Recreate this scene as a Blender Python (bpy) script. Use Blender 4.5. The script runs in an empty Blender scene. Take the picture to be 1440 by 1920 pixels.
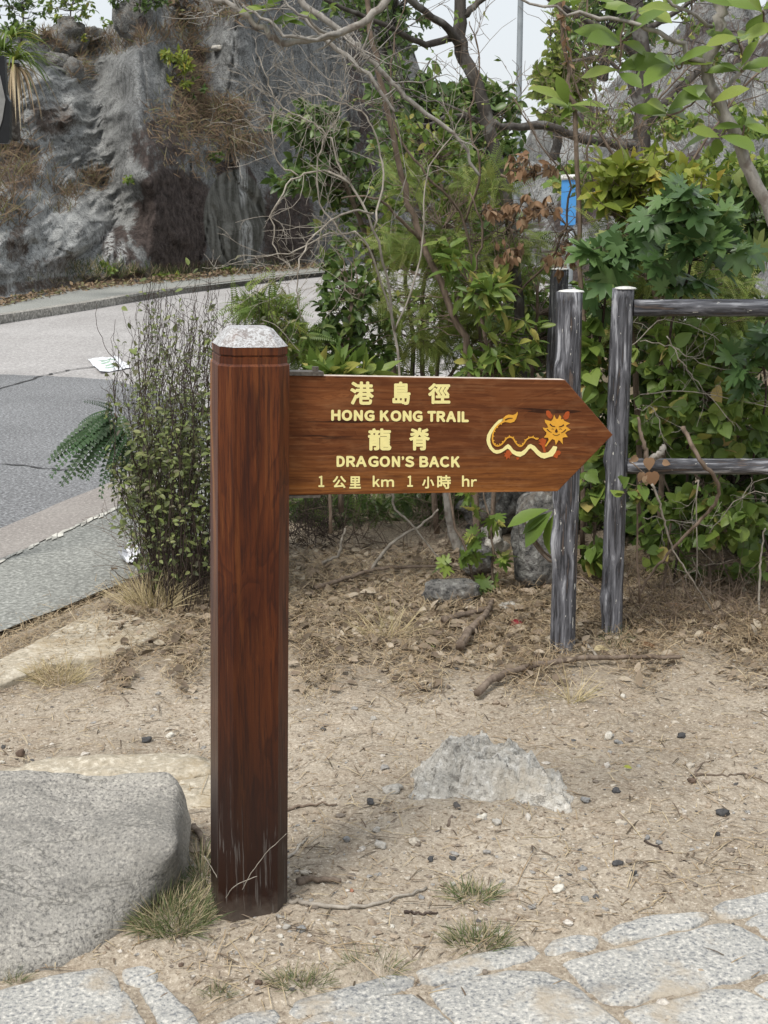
import bpy, math, random
import numpy as np
from mathutils import Vector, Matrix
random.seed(7); RNG = np.random.default_rng(11)
R = math.radians
scene = bpy.context.scene
COL = scene.collection

# ------------------------------------------------------------------ camera
H_EYE, F_PX, PITCH = 1.37, 2500.0, math.atan((960 - 400) / 2500.0)
cam_d = bpy.data.cameras.new('camera'); cam = bpy.data.objects.new('camera', cam_d); COL.objects.link(cam)
cam.location = (0, 0, H_EYE); cam.rotation_euler = (math.pi / 2 - PITCH, 0, 0)
cam_d.sensor_fit = 'VERTICAL'; cam_d.sensor_height = 36; cam_d.sensor_width = 27
cam_d.lens = F_PX / 1920 * 36; cam_d.clip_end = 3000; cam_d.clip_start = 0.05
cam_d.dof.use_dof = True; cam_d.dof.focus_distance = 2.75; cam_d.dof.aperture_fstop = 40
scene.camera = cam
# ------------------------------------------------------------------ world, sun, exposure
SUN_EL, SUN_AZ = R(58), R(215)          # azimuth measured clockwise from +Y
world = bpy.data.worlds.new('World'); scene.world = world; world.use_nodes = True
wn = world.node_tree; bg = wn.nodes['Background']
sky = wn.nodes.new('ShaderNodeTexSky'); sky.sky_type = 'NISHITA'; sky.sun_disc = False
sky.sun_elevation = SUN_EL; sky.sun_rotation = SUN_AZ; sky.air_density = 1.0; sky.dust_density = 5.0; sky.ozone_density = 0.6
veil = wn.nodes.new('ShaderNodeMix'); veil.data_type = 'RGBA'; veil.inputs[0].default_value = 0.72
wn.links.new(sky.outputs[0], veil.inputs[6]); veil.inputs[7].default_value = (8.9, 9.3, 9.6, 1)   # even overcast veil
wn.links.new(veil.outputs[2], bg.inputs[0]); bg.inputs[1].default_value = 0.085
sl = bpy.data.lights.new('sun', 'SUN'); sl.energy = 2.0; sl.angle = R(16); sl.color = (1, 0.96, 0.9)
so = bpy.data.objects.new('sun', sl); COL.objects.link(so)
sd = Vector((math.sin(SUN_AZ) * math.cos(SUN_EL), math.cos(SUN_AZ) * math.cos(SUN_EL), math.sin(SUN_EL)))
so.rotation_euler = sd.to_track_quat('Z', 'Y').to_euler(); so.location = (0, 0, 20)
scene.view_settings.view_transform = 'Standard'; scene.view_settings.look = 'None'
scene.view_settings.gamma = 1; scene.view_settings.exposure = 0.47
scene.render.engine = 'CYCLES'
scene.cycles.max_bounces = 6; scene.cycles.transparent_max_bounces = 4

# ------------------------------------------------------------------ geometry of the view
CP, SP = math.cos(PITCH), math.sin(PITCH)
def ray(px, py):
    dx, dy = (px - 720) / F_PX, (960 - py) / F_PX
    return Vector((dx, CP + dy * SP, -SP + dy * CP))
def P(px, py, Y):
    d = ray(px, py); t = Y / d.y
    return Vector((d.x * t, Y, H_EYE + d.z * t))
def G(px, py, z=0.0):
    d = ray(px, py); t = (z - H_EYE) / d.z
    return Vector((d.x * t, d.y * t, z))
def proj(X, Y, Z):
    dz = Z - H_EYE; dep = Y * CP - dz * SP; up = Y * SP + dz * CP
    return 720 + F_PX * X / dep, 960 - F_PX * up / dep
def mpp(Y): return Y * 1.02 / F_PX      # metres per photo pixel at distance Y

# ------------------------------------------------------------------ numpy noise
def _hash(ix, iy, iz, s):
    h = (ix * 374761393 + iy * 668265263 + iz * 2147483647 + s * 974634777) & 0xffffffff
    h = ((h ^ (h >> 13)) * 1274126177) & 0xffffffff
    h = ((h ^ (h >> 16)) * 2246822519) & 0xffffffff
    return ((h ^ (h >> 15)) & 0xffff) / 65535.0
def vnoise(x, y, z=0.0, s=0):
    x, y, z = np.broadcast_arrays(np.asarray(x, float), np.asarray(y, float), np.asarray(z, float))
    fx, fy, fz = np.floor(x), np.floor(y), np.floor(z)
    ix, iy, iz = fx.astype(np.int64), fy.astype(np.int64), fz.astype(np.int64)
    u, v, w = x - fx, y - fy, z - fz
    u, v, w = u*u*(3-2*u), v*v*(3-2*v), w*w*(3-2*w)
    r = 0
    for a in (0, 1):
        for b in (0, 1):
            for c in (0, 1):
                r = r + _hash(ix+a, iy+b, iz+c, s) * (u if a else 1-u) * (v if b else 1-v) * (w if c else 1-w)
    return r * 2 - 1
def fbm(x, y, z=0.0, o=4, s=0, g=0.5):
    r, a, f = 0, 1.0, 1.0
    for k in range(o):
        r = r + a * vnoise(np.asarray(x)*f + 17.3*k, np.asarray(y)*f + 5.1*k, np.asarray(z)*f, s + k); a *= g; f *= 2.03
    return r
def ss(a, b, x):
    t = np.clip((np.asarray(x, float) - a) / (b - a), 0, 1); return t*t*(3-2*t)

# ------------------------------------------------------------------ objects and tags
def tag(o, label=None, cat=None, group=None, kind=None):
    if label: o['label'] = label
    if cat: o['category'] = cat
    if group: o['group'] = group
    if kind: o['kind'] = kind
    return o
def empty(name, loc, label=None, cat=None, group=None):
    o = bpy.data.objects.new(name, None); o.location = loc; o.empty_display_size = .05; COL.objects.link(o)
    return tag(o, label, cat, group)
def wloc(o):
    v = Vector((0, 0, 0))
    while o is not None: v += Vector(o.location); o = o.parent
    return v
class MB:
    """collects geometry in world coordinates"""
    def __init__(s): s.v, s.f, s.r, s.n, s.mi = [], [], [], 0, []
    def add(s, verts, faces, rnd=None, mi=0):
        verts = np.asarray(verts, float).reshape(-1, 3)
        s.v.append(verts); b = s.n; s.n += len(verts)
        s.f.append((faces, b)); s.mi.append((mi, len(faces)))
        s.r.append(np.full(len(verts), random.random() if rnd is None else rnd) if rnd is None or np.isscalar(rnd) else np.asarray(rnd))
    def tube(s, pts, rad, n=6, cap=True, rough=0.0, rnd=None, mi=0):
        pts = [Vector(p) for p in pts]; m = len(pts)
        if np.isscalar(rad): rad = [rad] * m
        vs = []; prev = None
        for i in range(m):
            t = (pts[min(i+1, m-1)] - pts[max(i-1, 0)])
            if t.length < 1e-9: t = Vector((0, 0, 1))
            t.normalize()
            if prev is None:
                a = t.orthogonal().normalized()
            else:
                a = prev - t * prev.dot(t)
                a = a.normalized() if a.length > 1e-6 else t.orthogonal().normalized()
            prev = a; b = t.cross(a)
            for k in range(n):
                th = 2 * math.pi * k / n; rr = rad[i] * (1 + rough * random.uniform(-1, 1))
                vs.append(pts[i] + (a * math.cos(th) + b * math.sin(th)) * rr)
        fs = [(i*n+k, i*n+(k+1) % n, (i+1)*n+(k+1) % n, (i+1)*n+k) for i in range(m-1) for k in range(n)]
        if cap: fs.append(tuple(range(n-1, -1, -1))); fs.append(tuple(range((m-1)*n, m*n)))
        s.add([tuple(v) for v in vs], fs, rnd, mi)
    def box(s, c, half, rot=None, rnd=None, mi=0):
        rot = rot or Matrix.Identity(3); c = Vector(c)
        vs = [tuple(c + rot @ Vector((x*half[0], y*half[1], z*half[2]))) for x in (-1, 1) for y in (-1, 1) for z in (-1, 1)]
        s.add(vs, [(0,1,3,2),(4,6,7,5),(0,4,5,1),(2,3,7,6),(0,2,6,4),(1,5,7,3)], rnd, mi)
    def grid(s, V, rnd=None, flip=False, mi=0):
        a, b = V.shape[:2]; idx = np.arange(a*b).reshape(a, b)
        q = np.stack([idx[:-1,:-1], idx[1:,:-1], idx[1:,1:], idx[:-1,1:]], -1).reshape(-1, 4)
        if flip: q = q[:, ::-1]
        s.add(V.reshape(-1, 3), q, 0.5 if rnd is None else rnd, mi)
    def batch(s, tmpl, O, D, N, S, W=None):
        """place a leaf template many times: origins, directions, normals, sizes"""
        tv, tf = tmpl; k = len(O)
        if k == 0: return
        O, D, N, S = (np.asarray(q, float) for q in (O, D, N, S))
        D = D / np.maximum(np.linalg.norm(D, axis=1, keepdims=True), 1e-9)
        X = np.cross(D, N); X = X / np.maximum(np.linalg.norm(X, axis=1, keepdims=True), 1e-9)
        Z = np.cross(X, D)
        w = np.ones(k) if W is None else np.asarray(W)
        V = (tv[None,:,0,None]*X[:,None,:]*w[:,None,None] + tv[None,:,1,None]*D[:,None,:] + tv[None,:,2,None]*Z[:,None,:]) * S[:,None,None] + O[:,None,:]
        m = len(tv)
        for L in sorted(set(len(f) for f in tf)):
            F = np.array([f for f in tf if len(f) == L])
            F = (F[None] + (np.arange(k)*m)[:,None,None]).reshape(-1, L)
            s.f.append((F, s.n)); s.mi.append((0, len(F)))
        s.v.append(V.reshape(-1, 3)); s.n += k*m
        s.r.append(np.repeat(RNG.random(k), m))
    def mesh(s, name, mats, off=(0,0,0), smooth=True, attrs=None):
        me = bpy.data.meshes.new(name)
        V = np.concatenate(s.v) - np.array(off)
        loops, starts, mis = [], [], []; pos = 0
        for (f, b), (mi, nf) in zip(s.f, s.mi):
            if isinstance(f, np.ndarray):
                L = f.shape[1]; loops.append((f + b).ravel()); starts.append(pos + np.arange(len(f))*L); pos += f.size
            else:
                st = []
                fl = []
                for q in f: st.append(pos); pos += len(q); fl.extend(q)
                loops.append(np.array(fl) + b); starts.append(np.array(st))
            mis.append(np.full(nf, mi))
        loops = np.concatenate(loops).astype(np.int32); starts = np.concatenate(starts).astype(np.int32)
        me.vertices.add(len(V)); me.vertices.foreach_set('co', V.astype(np.float32).ravel())
        me.loops.add(len(loops)); me.loops.foreach_set('vertex_index', loops)
        me.polygons.add(len(starts)); me.polygons.foreach_set('loop_start', starts)
        me.polygons.foreach_set('material_index', np.concatenate(mis).astype(np.int32))
        at = me.attributes.new('rnd', 'FLOAT', 'POINT'); at.data.foreach_set('value', np.concatenate(s.r).astype(np.float32))
        for k, c in (attrs or {}).items():
            at = me.attributes.new(k, 'FLOAT', 'POINT'); at.data.foreach_set('value', np.asarray(c, np.float32).ravel())
        me.update(calc_edges=True); me.validate()
        for m in (mats if isinstance(mats, (list, tuple)) else [mats]): me.materials.append(m)
        me.polygons.foreach_set('use_smooth', [bool(smooth)]*len(me.polygons))
        return me
    def build(s, name, mats, parent=None, origin=None, smooth=True, attrs=None):
        off = Vector(origin) if origin is not None else (wloc(parent) if parent else Vector((0, 0, 0)))
        me = s.mesh(name, mats, off, smooth, attrs)
        o = bpy.data.objects.new(name, me); COL.objects.link(o)
        if parent: o.parent = parent; o.location = off - wloc(parent)
        else: o.location = off
        return o
def sharp(o, deg=35):
    me = o.data
    try: me.set_sharp_from_angle(angle=R(deg))
    except Exception: pass
    return o

# ------------------------------------------------------------------ materials
class MT:
    def __init__(s, name, rough=0.8, spec=0.3):
        s.m = bpy.data.materials.new(name); s.m.use_nodes = True; s.t = s.m.node_tree
        s.b = s.t.nodes['Principled BSDF']; s.b.inputs['Roughness'].default_value = rough
        s.b.inputs['Specular IOR Level'].default_value = spec
        s.tc = s.t.nodes.new('ShaderNodeTexCoord')
    def link(s, a, b): s.t.links.new(a, b)
    def put(s, sock, v):
        if isinstance(v, bpy.types.NodeSocket): s.link(v, sock)
        elif isinstance(v, (tuple, list)) and len(v) == 3 and sock.type == 'RGBA': sock.default_value = (*v, 1)
        else: sock.default_value = v
    def co(s, scale=(1,1,1), rot=(0,0,0), warp=0.0, wscale=2.0):
        mp = s.t.nodes.new('ShaderNodeMapping'); s.link(s.tc.outputs['Object'], mp.inputs[0])
        mp.inputs['Scale'].default_value = scale; mp.inputs['Rotation'].default_value = rot
        if not warp: return mp.outputs[0]
        nz = s.t.nodes.new('ShaderNodeTexNoise'); nz.inputs['Scale'].default_value = wscale; s.link(s.tc.outputs['Object'], nz.inputs[0])
        vm = s.t.nodes.new('ShaderNodeVectorMath'); vm.operation = 'MULTIPLY_ADD'
        s.link(nz.outputs['Color'], vm.inputs[0]); vm.inputs[1].default_value = (warp,)*3; s.link(mp.outputs[0], vm.inputs[2])
        return vm.outputs[0]
    def noise(s, scale=5, detail=4, rough=0.55, vec=None, dist=0.0):
        n = s.t.nodes.new('ShaderNodeTexNoise'); n.inputs['Scale'].default_value = scale; n.inputs['Detail'].default_value = detail
        n.inputs['Roughness'].default_value = rough; n.inputs['Distortion'].default_value = dist
        s.link(vec or s.tc.outputs['Object'], n.inputs['Vector']); return n.outputs[0]
    def vor(s, scale=20, vec=None, out=0, feat='F1', rand=1.0):
        n = s.t.nodes.new('ShaderNodeTexVoronoi'); n.feature = feat; n.inputs['Scale'].default_value = scale; n.inputs['Randomness'].default_value = rand
        s.link(vec or s.tc.outputs['Object'], n.inputs['Vector']); return n.outputs[out]
    def ramp(s, fac, stops, interp='LINEAR'):
        n = s.t.nodes.new('ShaderNodeValToRGB'); n.color_ramp.interpolation = interp; e = n.color_ramp.elements
        while len(e) > 1: e.remove(e[-1])
        for i, (p, c) in enumerate(stops):
            q = e[0] if i == 0 else e.new(p)
            q.position = p; q.color = (c, c, c, 1) if np.isscalar(c) else (*c, 1)
        s.link(fac, n.inputs[0]); return n.outputs[0]
    def mix(s, fac, a, b, mode='MIX'):
        n = s.t.nodes.new('ShaderNodeMix'); n.data_type = 'RGBA'; n.blend_type = mode
        s.put(n.inputs[0], fac); s.put(n.inputs[6], a); s.put(n.inputs[7], b); return n.outputs[2]
    def math(s, op, a, b=0.5, c=None):
        n = s.t.nodes.new('ShaderNodeMath'); n.operation = op; s.put(n.inputs[0], a); s.put(n.inputs[1], b)
        if c is not None: s.put(n.inputs[2], c)
        return n.outputs[0]
    def attr(s, name='rnd'):
        n = s.t.nodes.new('ShaderNodeAttribute'); n.attribute_name = name; return n.outputs['Fac']
    def orand(s):
        n = s.t.nodes.new('ShaderNodeObjectInfo'); return n.outputs['Random']
    def sep(s, axis):
        n = s.t.nodes.new('ShaderNodeSeparateXYZ'); s.link(s.tc.outputs['Object'], n.inputs[0]); return n.outputs[axis]
    def bump(s, h, strength=0.5, dist=0.01, prev=None):
        n = s.t.nodes.new('ShaderNodeBump'); n.inputs['Strength'].default_value = strength; n.inputs['Distance'].default_value = dist
        s.link(h, n.inputs['Height'])
        if prev: s.link(prev, n.inputs['Normal'])
        s.link(n.outputs[0], s.b.inputs['Normal']); return n.outputs[0]
    def col(s, v): s.put(s.b.inputs['Base Color'], v); return s
    def rough(s, v): s.put(s.b.inputs['Roughness'], v); return s
def plain(name, c, rough=0.7, var=0.25, scale=30, metal=0.0, spec=0.3):
    h = MT(name, rough, spec); n = h.noise(scale, 4)
    h.col(h.mix(h.ramp(n, [(0.3, 0.0), (0.7, 1.0)]), tuple(x*(1-var) for x in c), tuple(min(1, x*(1+var)) for x in c)))
    h.b.inputs['Metallic'].default_value = metal; h.bump(n, 0.2, 0.002); return h.m
GREEN = dict(dark_glossy_leaf=1.35, mid_green_leaf=1.3, yellow_green_leaf=1.2, vine_leaf=1.35, broad_fresh_leaf=1.25, feathery_leaf=1.3, dusky_small_leaf=1.25)
def leafmat(name, stops, trans=0.3, rough=0.45, spec=0.4):
    """leaf colour picked per leaf from a short ramp"""
    h = MT(name, rough, spec)
    if name in GREEN: stops = [(p, tuple(min(.6, x*GREEN[name]*k) for x, k in zip(c, (1.22, 1.08, 0.85)))) for p, c in stops]
    r = h.math('FRACT', h.math('ADD', h.attr(), h.orand()), 0)
    c = h.ramp(r, stops)
    n = h.noise(60, 3)
    c = h.mix(h.ramp(n, [(0.35, 0.0), (0.75, 0.35)]), c, (0.11, 0.11, 0.045))
    h.col(c)
    tr = h.t.nodes.new('ShaderNodeBsdfTranslucent'); h.link(c, tr.inputs[0])
    mx = h.t.nodes.new('ShaderNodeMixShader'); mx.inputs[0].default_value = trans
    h.link(h.b.outputs[0], mx.inputs[1]); h.link(tr.outputs[0], mx.inputs[2])
    h.link(mx.outputs[0], h.t.nodes['Material Output'].inputs[0]); return h.m
def barkmat(name, dark, light, scale=25, patch=None):
    h = MT(name, 0.85, 0.2); v = h.co((1, 1, 0.35), warp=0.15)
    n = h.noise(scale, 6, 0.65, v); c = h.mix(h.ramp(n, [(0.32, 0.0), (0.68, 1.0)]), dark, light)
    if patch: c = h.mix(h.ramp(h.noise(scale*0.5, 3), [(0.55, 0.0), (0.66, 0.9)]), c, patch)
    h.col(c); h.bump(n, 0.6, 0.004); return h.m

def dirt_mat():
    h = MT('sandy_dirt', 0.95, 0.15)
    big = h.noise(1.1, 5, 0.62); med = h.noise(8, 6, 0.65); fine = h.noise(120, 5, 0.75); crumb = h.noise(48, 4, 0.7); g = h.vor(170)
    c = h.mix(h.ramp(big, [(0.38, 0.0), (0.62, 1.0)]), (0.305, 0.258, 0.198), (0.43, 0.373, 0.296))
    c = h.mix(h.ramp(med, [(0.47, 0.0), (0.72, 0.5)]), c, (0.29, 0.22, 0.155))
    c = h.mix(h.ramp(crumb, [(0.34, 0.7), (0.46, 0.0)]), c, (0.20, 0.16, 0.12))
    c = h.mix(h.ramp(crumb, [(0.56, 0.0), (0.68, 0.5)]), c, (0.60, 0.54, 0.45))
    c = h.mix(h.ramp(fine, [(0.38, 0.7), (0.46, 0.0)]), c, (0.14, 0.11, 0.083))
    c = h.mix(h.ramp(fine, [(0.56, 0.0), (0.66, 0.8)]), c, (0.68, 0.61, 0.51))
    lit = h.attr('litter'); c = h.mix(lit, c, h.mix(h.ramp(fine, [(0.35, 0), (0.65, 1)]), (0.13, 0.10, 0.072), (0.42, 0.35, 0.26)))
    h.col(c)
    b0 = h.bump(crumb, 0.7, 0.007); b1 = h.bump(fine, 0.5, 0.003, b0); h.bump(g, 0.4, 0.003, b1); return h.m
def granite(name, base, dark, lightc, sp=90, stain=None, bumpd=0.004, cracks=0.0):
    h = MT(name, 0.85, 0.25)
    a = h.noise(sp, 3, 0.6); b = h.vor(sp*1.4, out=1); big = h.noise(3.5, 5, 0.6)
    c = h.mix(h.ramp(big, [(0.35, 0.0), (0.65, 1.0)]), tuple(x*0.82 for x in base), base)
    c = h.mix(h.ramp(a, [(0.36, 0.95), (0.46, 0.0)]), c, dark)
    c = h.mix(h.ramp(a, [(0.54, 0.0), (0.64, 0.9)]), c, lightc)
    c = h.mix(h.ramp(b, [(0.8, 0.0), (0.9, 0.5)]), c, lightc)
    if stain: c = h.mix(h.ramp(h.noise(6, 5, 0.7), [(0.52, 0.0), (0.64, 0.85)]), c, stain)
    sk = h.noise(5, 6, 0.7, h.co((0.6, 1.6, 2.2), rot=(0, 0, R(12)), warp=.1)); c = h.mix(h.ramp(sk, [(0.34, 0.55), (0.47, 0.0)]), c, tuple(x*0.75 for x in dark)); c = h.mix(h.ramp(sk, [(0.56, 0.0), (0.72, 0.35)]), c, lightc)
    if cracks:
        cn = h.math('ABSOLUTE', h.math('SUBTRACT', h.noise(2.2, 5, .65, h.co((.7, 1.5, 3), rot=(0, 0, R(-14)), warp=.25, wscale=3)), .5)); c = h.mix(h.ramp(cn, [(0.0, cracks), (0.007, 0.0)]), c, (0.06, 0.058, 0.05))
        gr = h.noise(1.8, 6, .7, h.co((1, 1, 1), warp=.2)); c = h.mix(h.ramp(gr, [(0.40, 0.55), (0.56, 0.0)]), c, (0.17, 0.165, 0.15)); c = h.mix(h.ramp(gr, [(0.56, 0.0), (0.70, 0.5)]), c, (0.52, 0.49, 0.42))
    h.col(c); p = h.bump(a, 0.5, bumpd); p = h.bump(h.noise(22, 5, 0.7), 0.9, bumpd*3, p); h.bump(big, 0.6, bumpd*6, p); return h.m
def post_wood():
    h = MT('varnished_post_wood', 0.36, 0.3)
    v = h.co((1, 1, 0.04), warp=0.006, wscale=4); g1 = h.noise(190, 5, 0.75, v); g0 = h.noise(48, 4, 0.6, v)
    v2 = h.co((1, 1, 0.17), warp=0.10, wscale=1.8); g2 = h.noise(9, 4, 0.5, v2, 0.5)
    rings = h.ramp(h.math('FRACT', h.math('MULTIPLY', g2, 13.0), 0), [(0.0, 0.0), (0.55, 0.35), (0.9, 1.0), (1.0, 0.0)])
    big = h.noise(4.5, 3, 0.5, h.co((1, 1, 0.45), warp=.1))
    c = h.mix(h.ramp(big, [(0.36, 0.0), (0.62, 1.0)]), (0.068, 0.017, 0.007), (0.138, 0.038, 0.0115))
    c = h.mix(h.math('MULTIPLY', rings, 0.55), c, (0.030, 0.008, 0.005))
    c = h.mix(h.ramp(g0, [(0.54, 0.0), (0.70, 0.45)]), c, (0.235, 0.080, 0.022))
    c = h.mix(h.ramp(g1, [(0.40, 0.6), (0.50, 0.0)]), c, (0.022, 0.007, 0.005))
    c = h.mix(h.ramp(g1, [(0.57, 0.0), (0.72, 0.35)]), c, (0.27, 0.11, 0.045))
    x = h.sep(0); xw = h.math('ADD', x, h.math('MULTIPLY', h.noise(3.5, 3, .5), 0.03))
    band = h.ramp(h.math('ABSOLUTE', h.math('ADD', xw, 0.030)), [(0.0, 0.6), (0.005, 0.0)]); c = h.mix(h.math('MULTIPLY', band, h.ramp(h.sep(2), [(0.6, 0.0), (0.85, 1.0)])), c, (0.46, 0.19, 0.05))
    z = h.sep(2)
    wet = h.ramp(h.math('ADD', z, h.math('MULTIPLY', h.noise(5, 3, 0.5, h.co((1, 1, 0.4))), 0.5)), [(0.44, 0.92), (0.86, 0.0)])
    c = h.mix(wet, c, (0.017, 0.0075, 0.0055))
    lo = h.math('ADD', z, h.math('MULTIPLY', h.noise(22, 3), 0.34))
    st = h.ramp(h.noise(170, 3, 0.6, h.co((1, 1, 0.035), warp=0.005, wscale=12)), [(0.60, 0.0), (0.66, 1.0)])
    c = h.mix(h.math('MULTIPLY', st, h.ramp(lo, [(0.26, 0.6), (0.52, 0.0)])), c, (0.15, 0.14, 0.13))
    foot = h.ramp(h.math('ADD', z, h.math('MULTIPLY', h.noise(35, 5, .7), 0.09)), [(0.05, 0.75), (0.12, 0.0)])
    c = h.mix(foot, c, (0.13, 0.11, 0.09)); h.col(c)
    h.rough(h.mix(foot, h.ramp(g1, [(0.3, 0.5), (0.7, 0.32)]), (0.9, 0.9, 0.9)))
    h.bump(g1, 0.35, 0.001); return h.m
def weathered_cap():
    h = MT('weathered_end_grain', 0.5, 0.4); v = h.co((1, 1, 1), warp=0.05, wscale=9)
    n = h.noise(120, 6, 0.75, v, 1.6); c = h.mix(h.ramp(n, [(0.46, 0.0), (0.53, 1.0)]), (0.27, 0.25, 0.24), (0.56, 0.57, 0.58))
    c = h.mix(h.ramp(h.noise(26, 4), [(0.54, 0.0), (0.68, 0.5)]), c, (0.15, 0.08, 0.055)); h.col(c); h.bump(n, 0.5, 0.002); return h.m
def board_wood():
    h = MT('oiled_board_wood', 0.6, 0.12)
    v = h.co((0.035, 1, 1), warp=0.008, wscale=5); g1 = h.noise(190, 5, 0.7, v); g0 = h.noise(55, 4, 0.6, v)
    v2 = h.co((0.09, 1, 1), warp=0.07, wscale=3); g2 = h.noise(16, 5, 0.65, v2, 0.6)
    c = h.mix(h.ramp(g2, [(0.32, 0.0), (0.68, 1.0)]), (0.125, 0.040, 0.014), (0.255, 0.092, 0.032))
    z = h.sep(2); low = h.ramp(h.math('ADD', z, h.math('MULTIPLY', h.noise(2.5, 3, 0.6, v2), 0.08)), [(0.01, 0.9), (0.125, 0.0)])
    c = h.mix(low, c, (0.33, 0.125, 0.028)); rg = h.ramp(h.math('FRACT', h.math('MULTIPLY', g2, 11.0), 0), [(0.0, 0.0), (0.6, 0.3), (0.92, 1.0), (1.0, 0.0)]); c = h.mix(h.math('MULTIPLY', rg, 0.4), c, (0.07, 0.02, 0.008))
    c = h.mix(h.ramp(g0, [(0.36, 0.6), (0.50, 0.0)]), c, (0.10, 0.034, 0.014))
    c = h.mix(h.ramp(g1, [(0.38, 0.6), (0.52, 0.0)]), c, (0.085, 0.028, 0.012))
    c = h.mix(h.ramp(g1, [(0.57, 0.0), (0.76, 0.5)]), c, (0.46, 0.23, 0.10))
    cr = h.ramp(h.noise(75, 2, 0.5, h.co((0.025, 1, 1), warp=0.01, wscale=7)), [(0.675, 0.0), (0.695, 0.9)])
    c = h.mix(cr, c, (0.035, 0.014, 0.008)); fig = h.noise(45, 3, .6, h.co((0.5, 1, 1), warp=.03))
    c = h.mix(h.ramp(fig, [(0.5, 0.0), (0.72, 0.12)]), c, (0.5, 0.27, 0.13)); h.col(c)
    h.bump(g1, 0.4, 0.001); return h.m
def fence_mat(axis=2):
    """painted log: charcoal black rubbed through to white along the grain"""
    sc = [1, 1, 1]; sc[axis] = 0.085; h = MT('charcoal_painted_log', 0.5, 0.4)
    v = h.co(tuple(sc), warp=0.016, wscale=5); g = h.noise(62, 5, 0.62, v, 0.3); fine = h.noise(190, 3, 0.65, v)
    big = h.noise(4.5, 3, 0.6, h.co(tuple(.5 if i == axis else 1 for i in range(3))))
    c = h.mix(h.ramp(g, [(0.42, 0.0), (0.58, 1.0)]), (0.026, 0.027, 0.032), (0.15, 0.152, 0.17))
    wh = h.math('ADD', g, h.math('MULTIPLY', h.math('SUBTRACT', big, 0.5), 0.45))
    c = h.mix(h.ramp(wh, [(0.575, 0.0), (0.68, 0.9)]), c, (0.46, 0.47, 0.50))
    c = h.mix(h.ramp(h.math('SUBTRACT', g, h.math('MULTIPLY', big, .15)), [(0.27, 0.6), (0.33, 0.0)]), c, (0.15, 0.105, 0.08))
    c = h.mix(h.ramp(fine, [(0.58, 0.0), (0.70, 0.55)]), c, (0.24, 0.24, 0.26))
    chip = h.ramp(h.noise(110, 3, 0.6, h.co(tuple(0.22 if i == axis else 1 for i in range(3)), warp=.004, wscale=30)), [(0.675, 0.0), (0.695, 1.0)])
    c = h.mix(chip, c, (0.66, 0.65, 0.60)); h.col(c)
    p = h.bump(g, 0.6, 0.004); h.bump(fine, 0.3, 0.001, p); return h.m
def road_mat(name, a, b, sp=70, agg=0.5):
    h = MT(name, 0.9, 0.25); n = h.noise(sp, 3, 0.7); big = h.noise(0.7, 5, 0.6)
    st = h.noise(1.0, 4, 0.6, h.co((2.2, 0.35, 1), rot=(0, 0, R(-22))))
    c = h.mix(h.ramp(big, [(0.35, 0.0), (0.65, 1.0)]), a, b)
    c = h.mix(h.ramp(st, [(0.45, 0.0), (0.7, 0.25)]), c, tuple(x*0.7 for x in a))
    c = h.mix(h.ramp(n, [(0.4, agg), (0.52, 0.0)]), c, tuple(x*0.45 for x in a))
    c = h.mix(h.ramp(n, [(0.56, 0.0), (0.68, agg)]), c, tuple(min(0.8, x*1.9) for x in b))
    h.col(c); h.bump(n, 0.4, 0.006); return h.m
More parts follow.
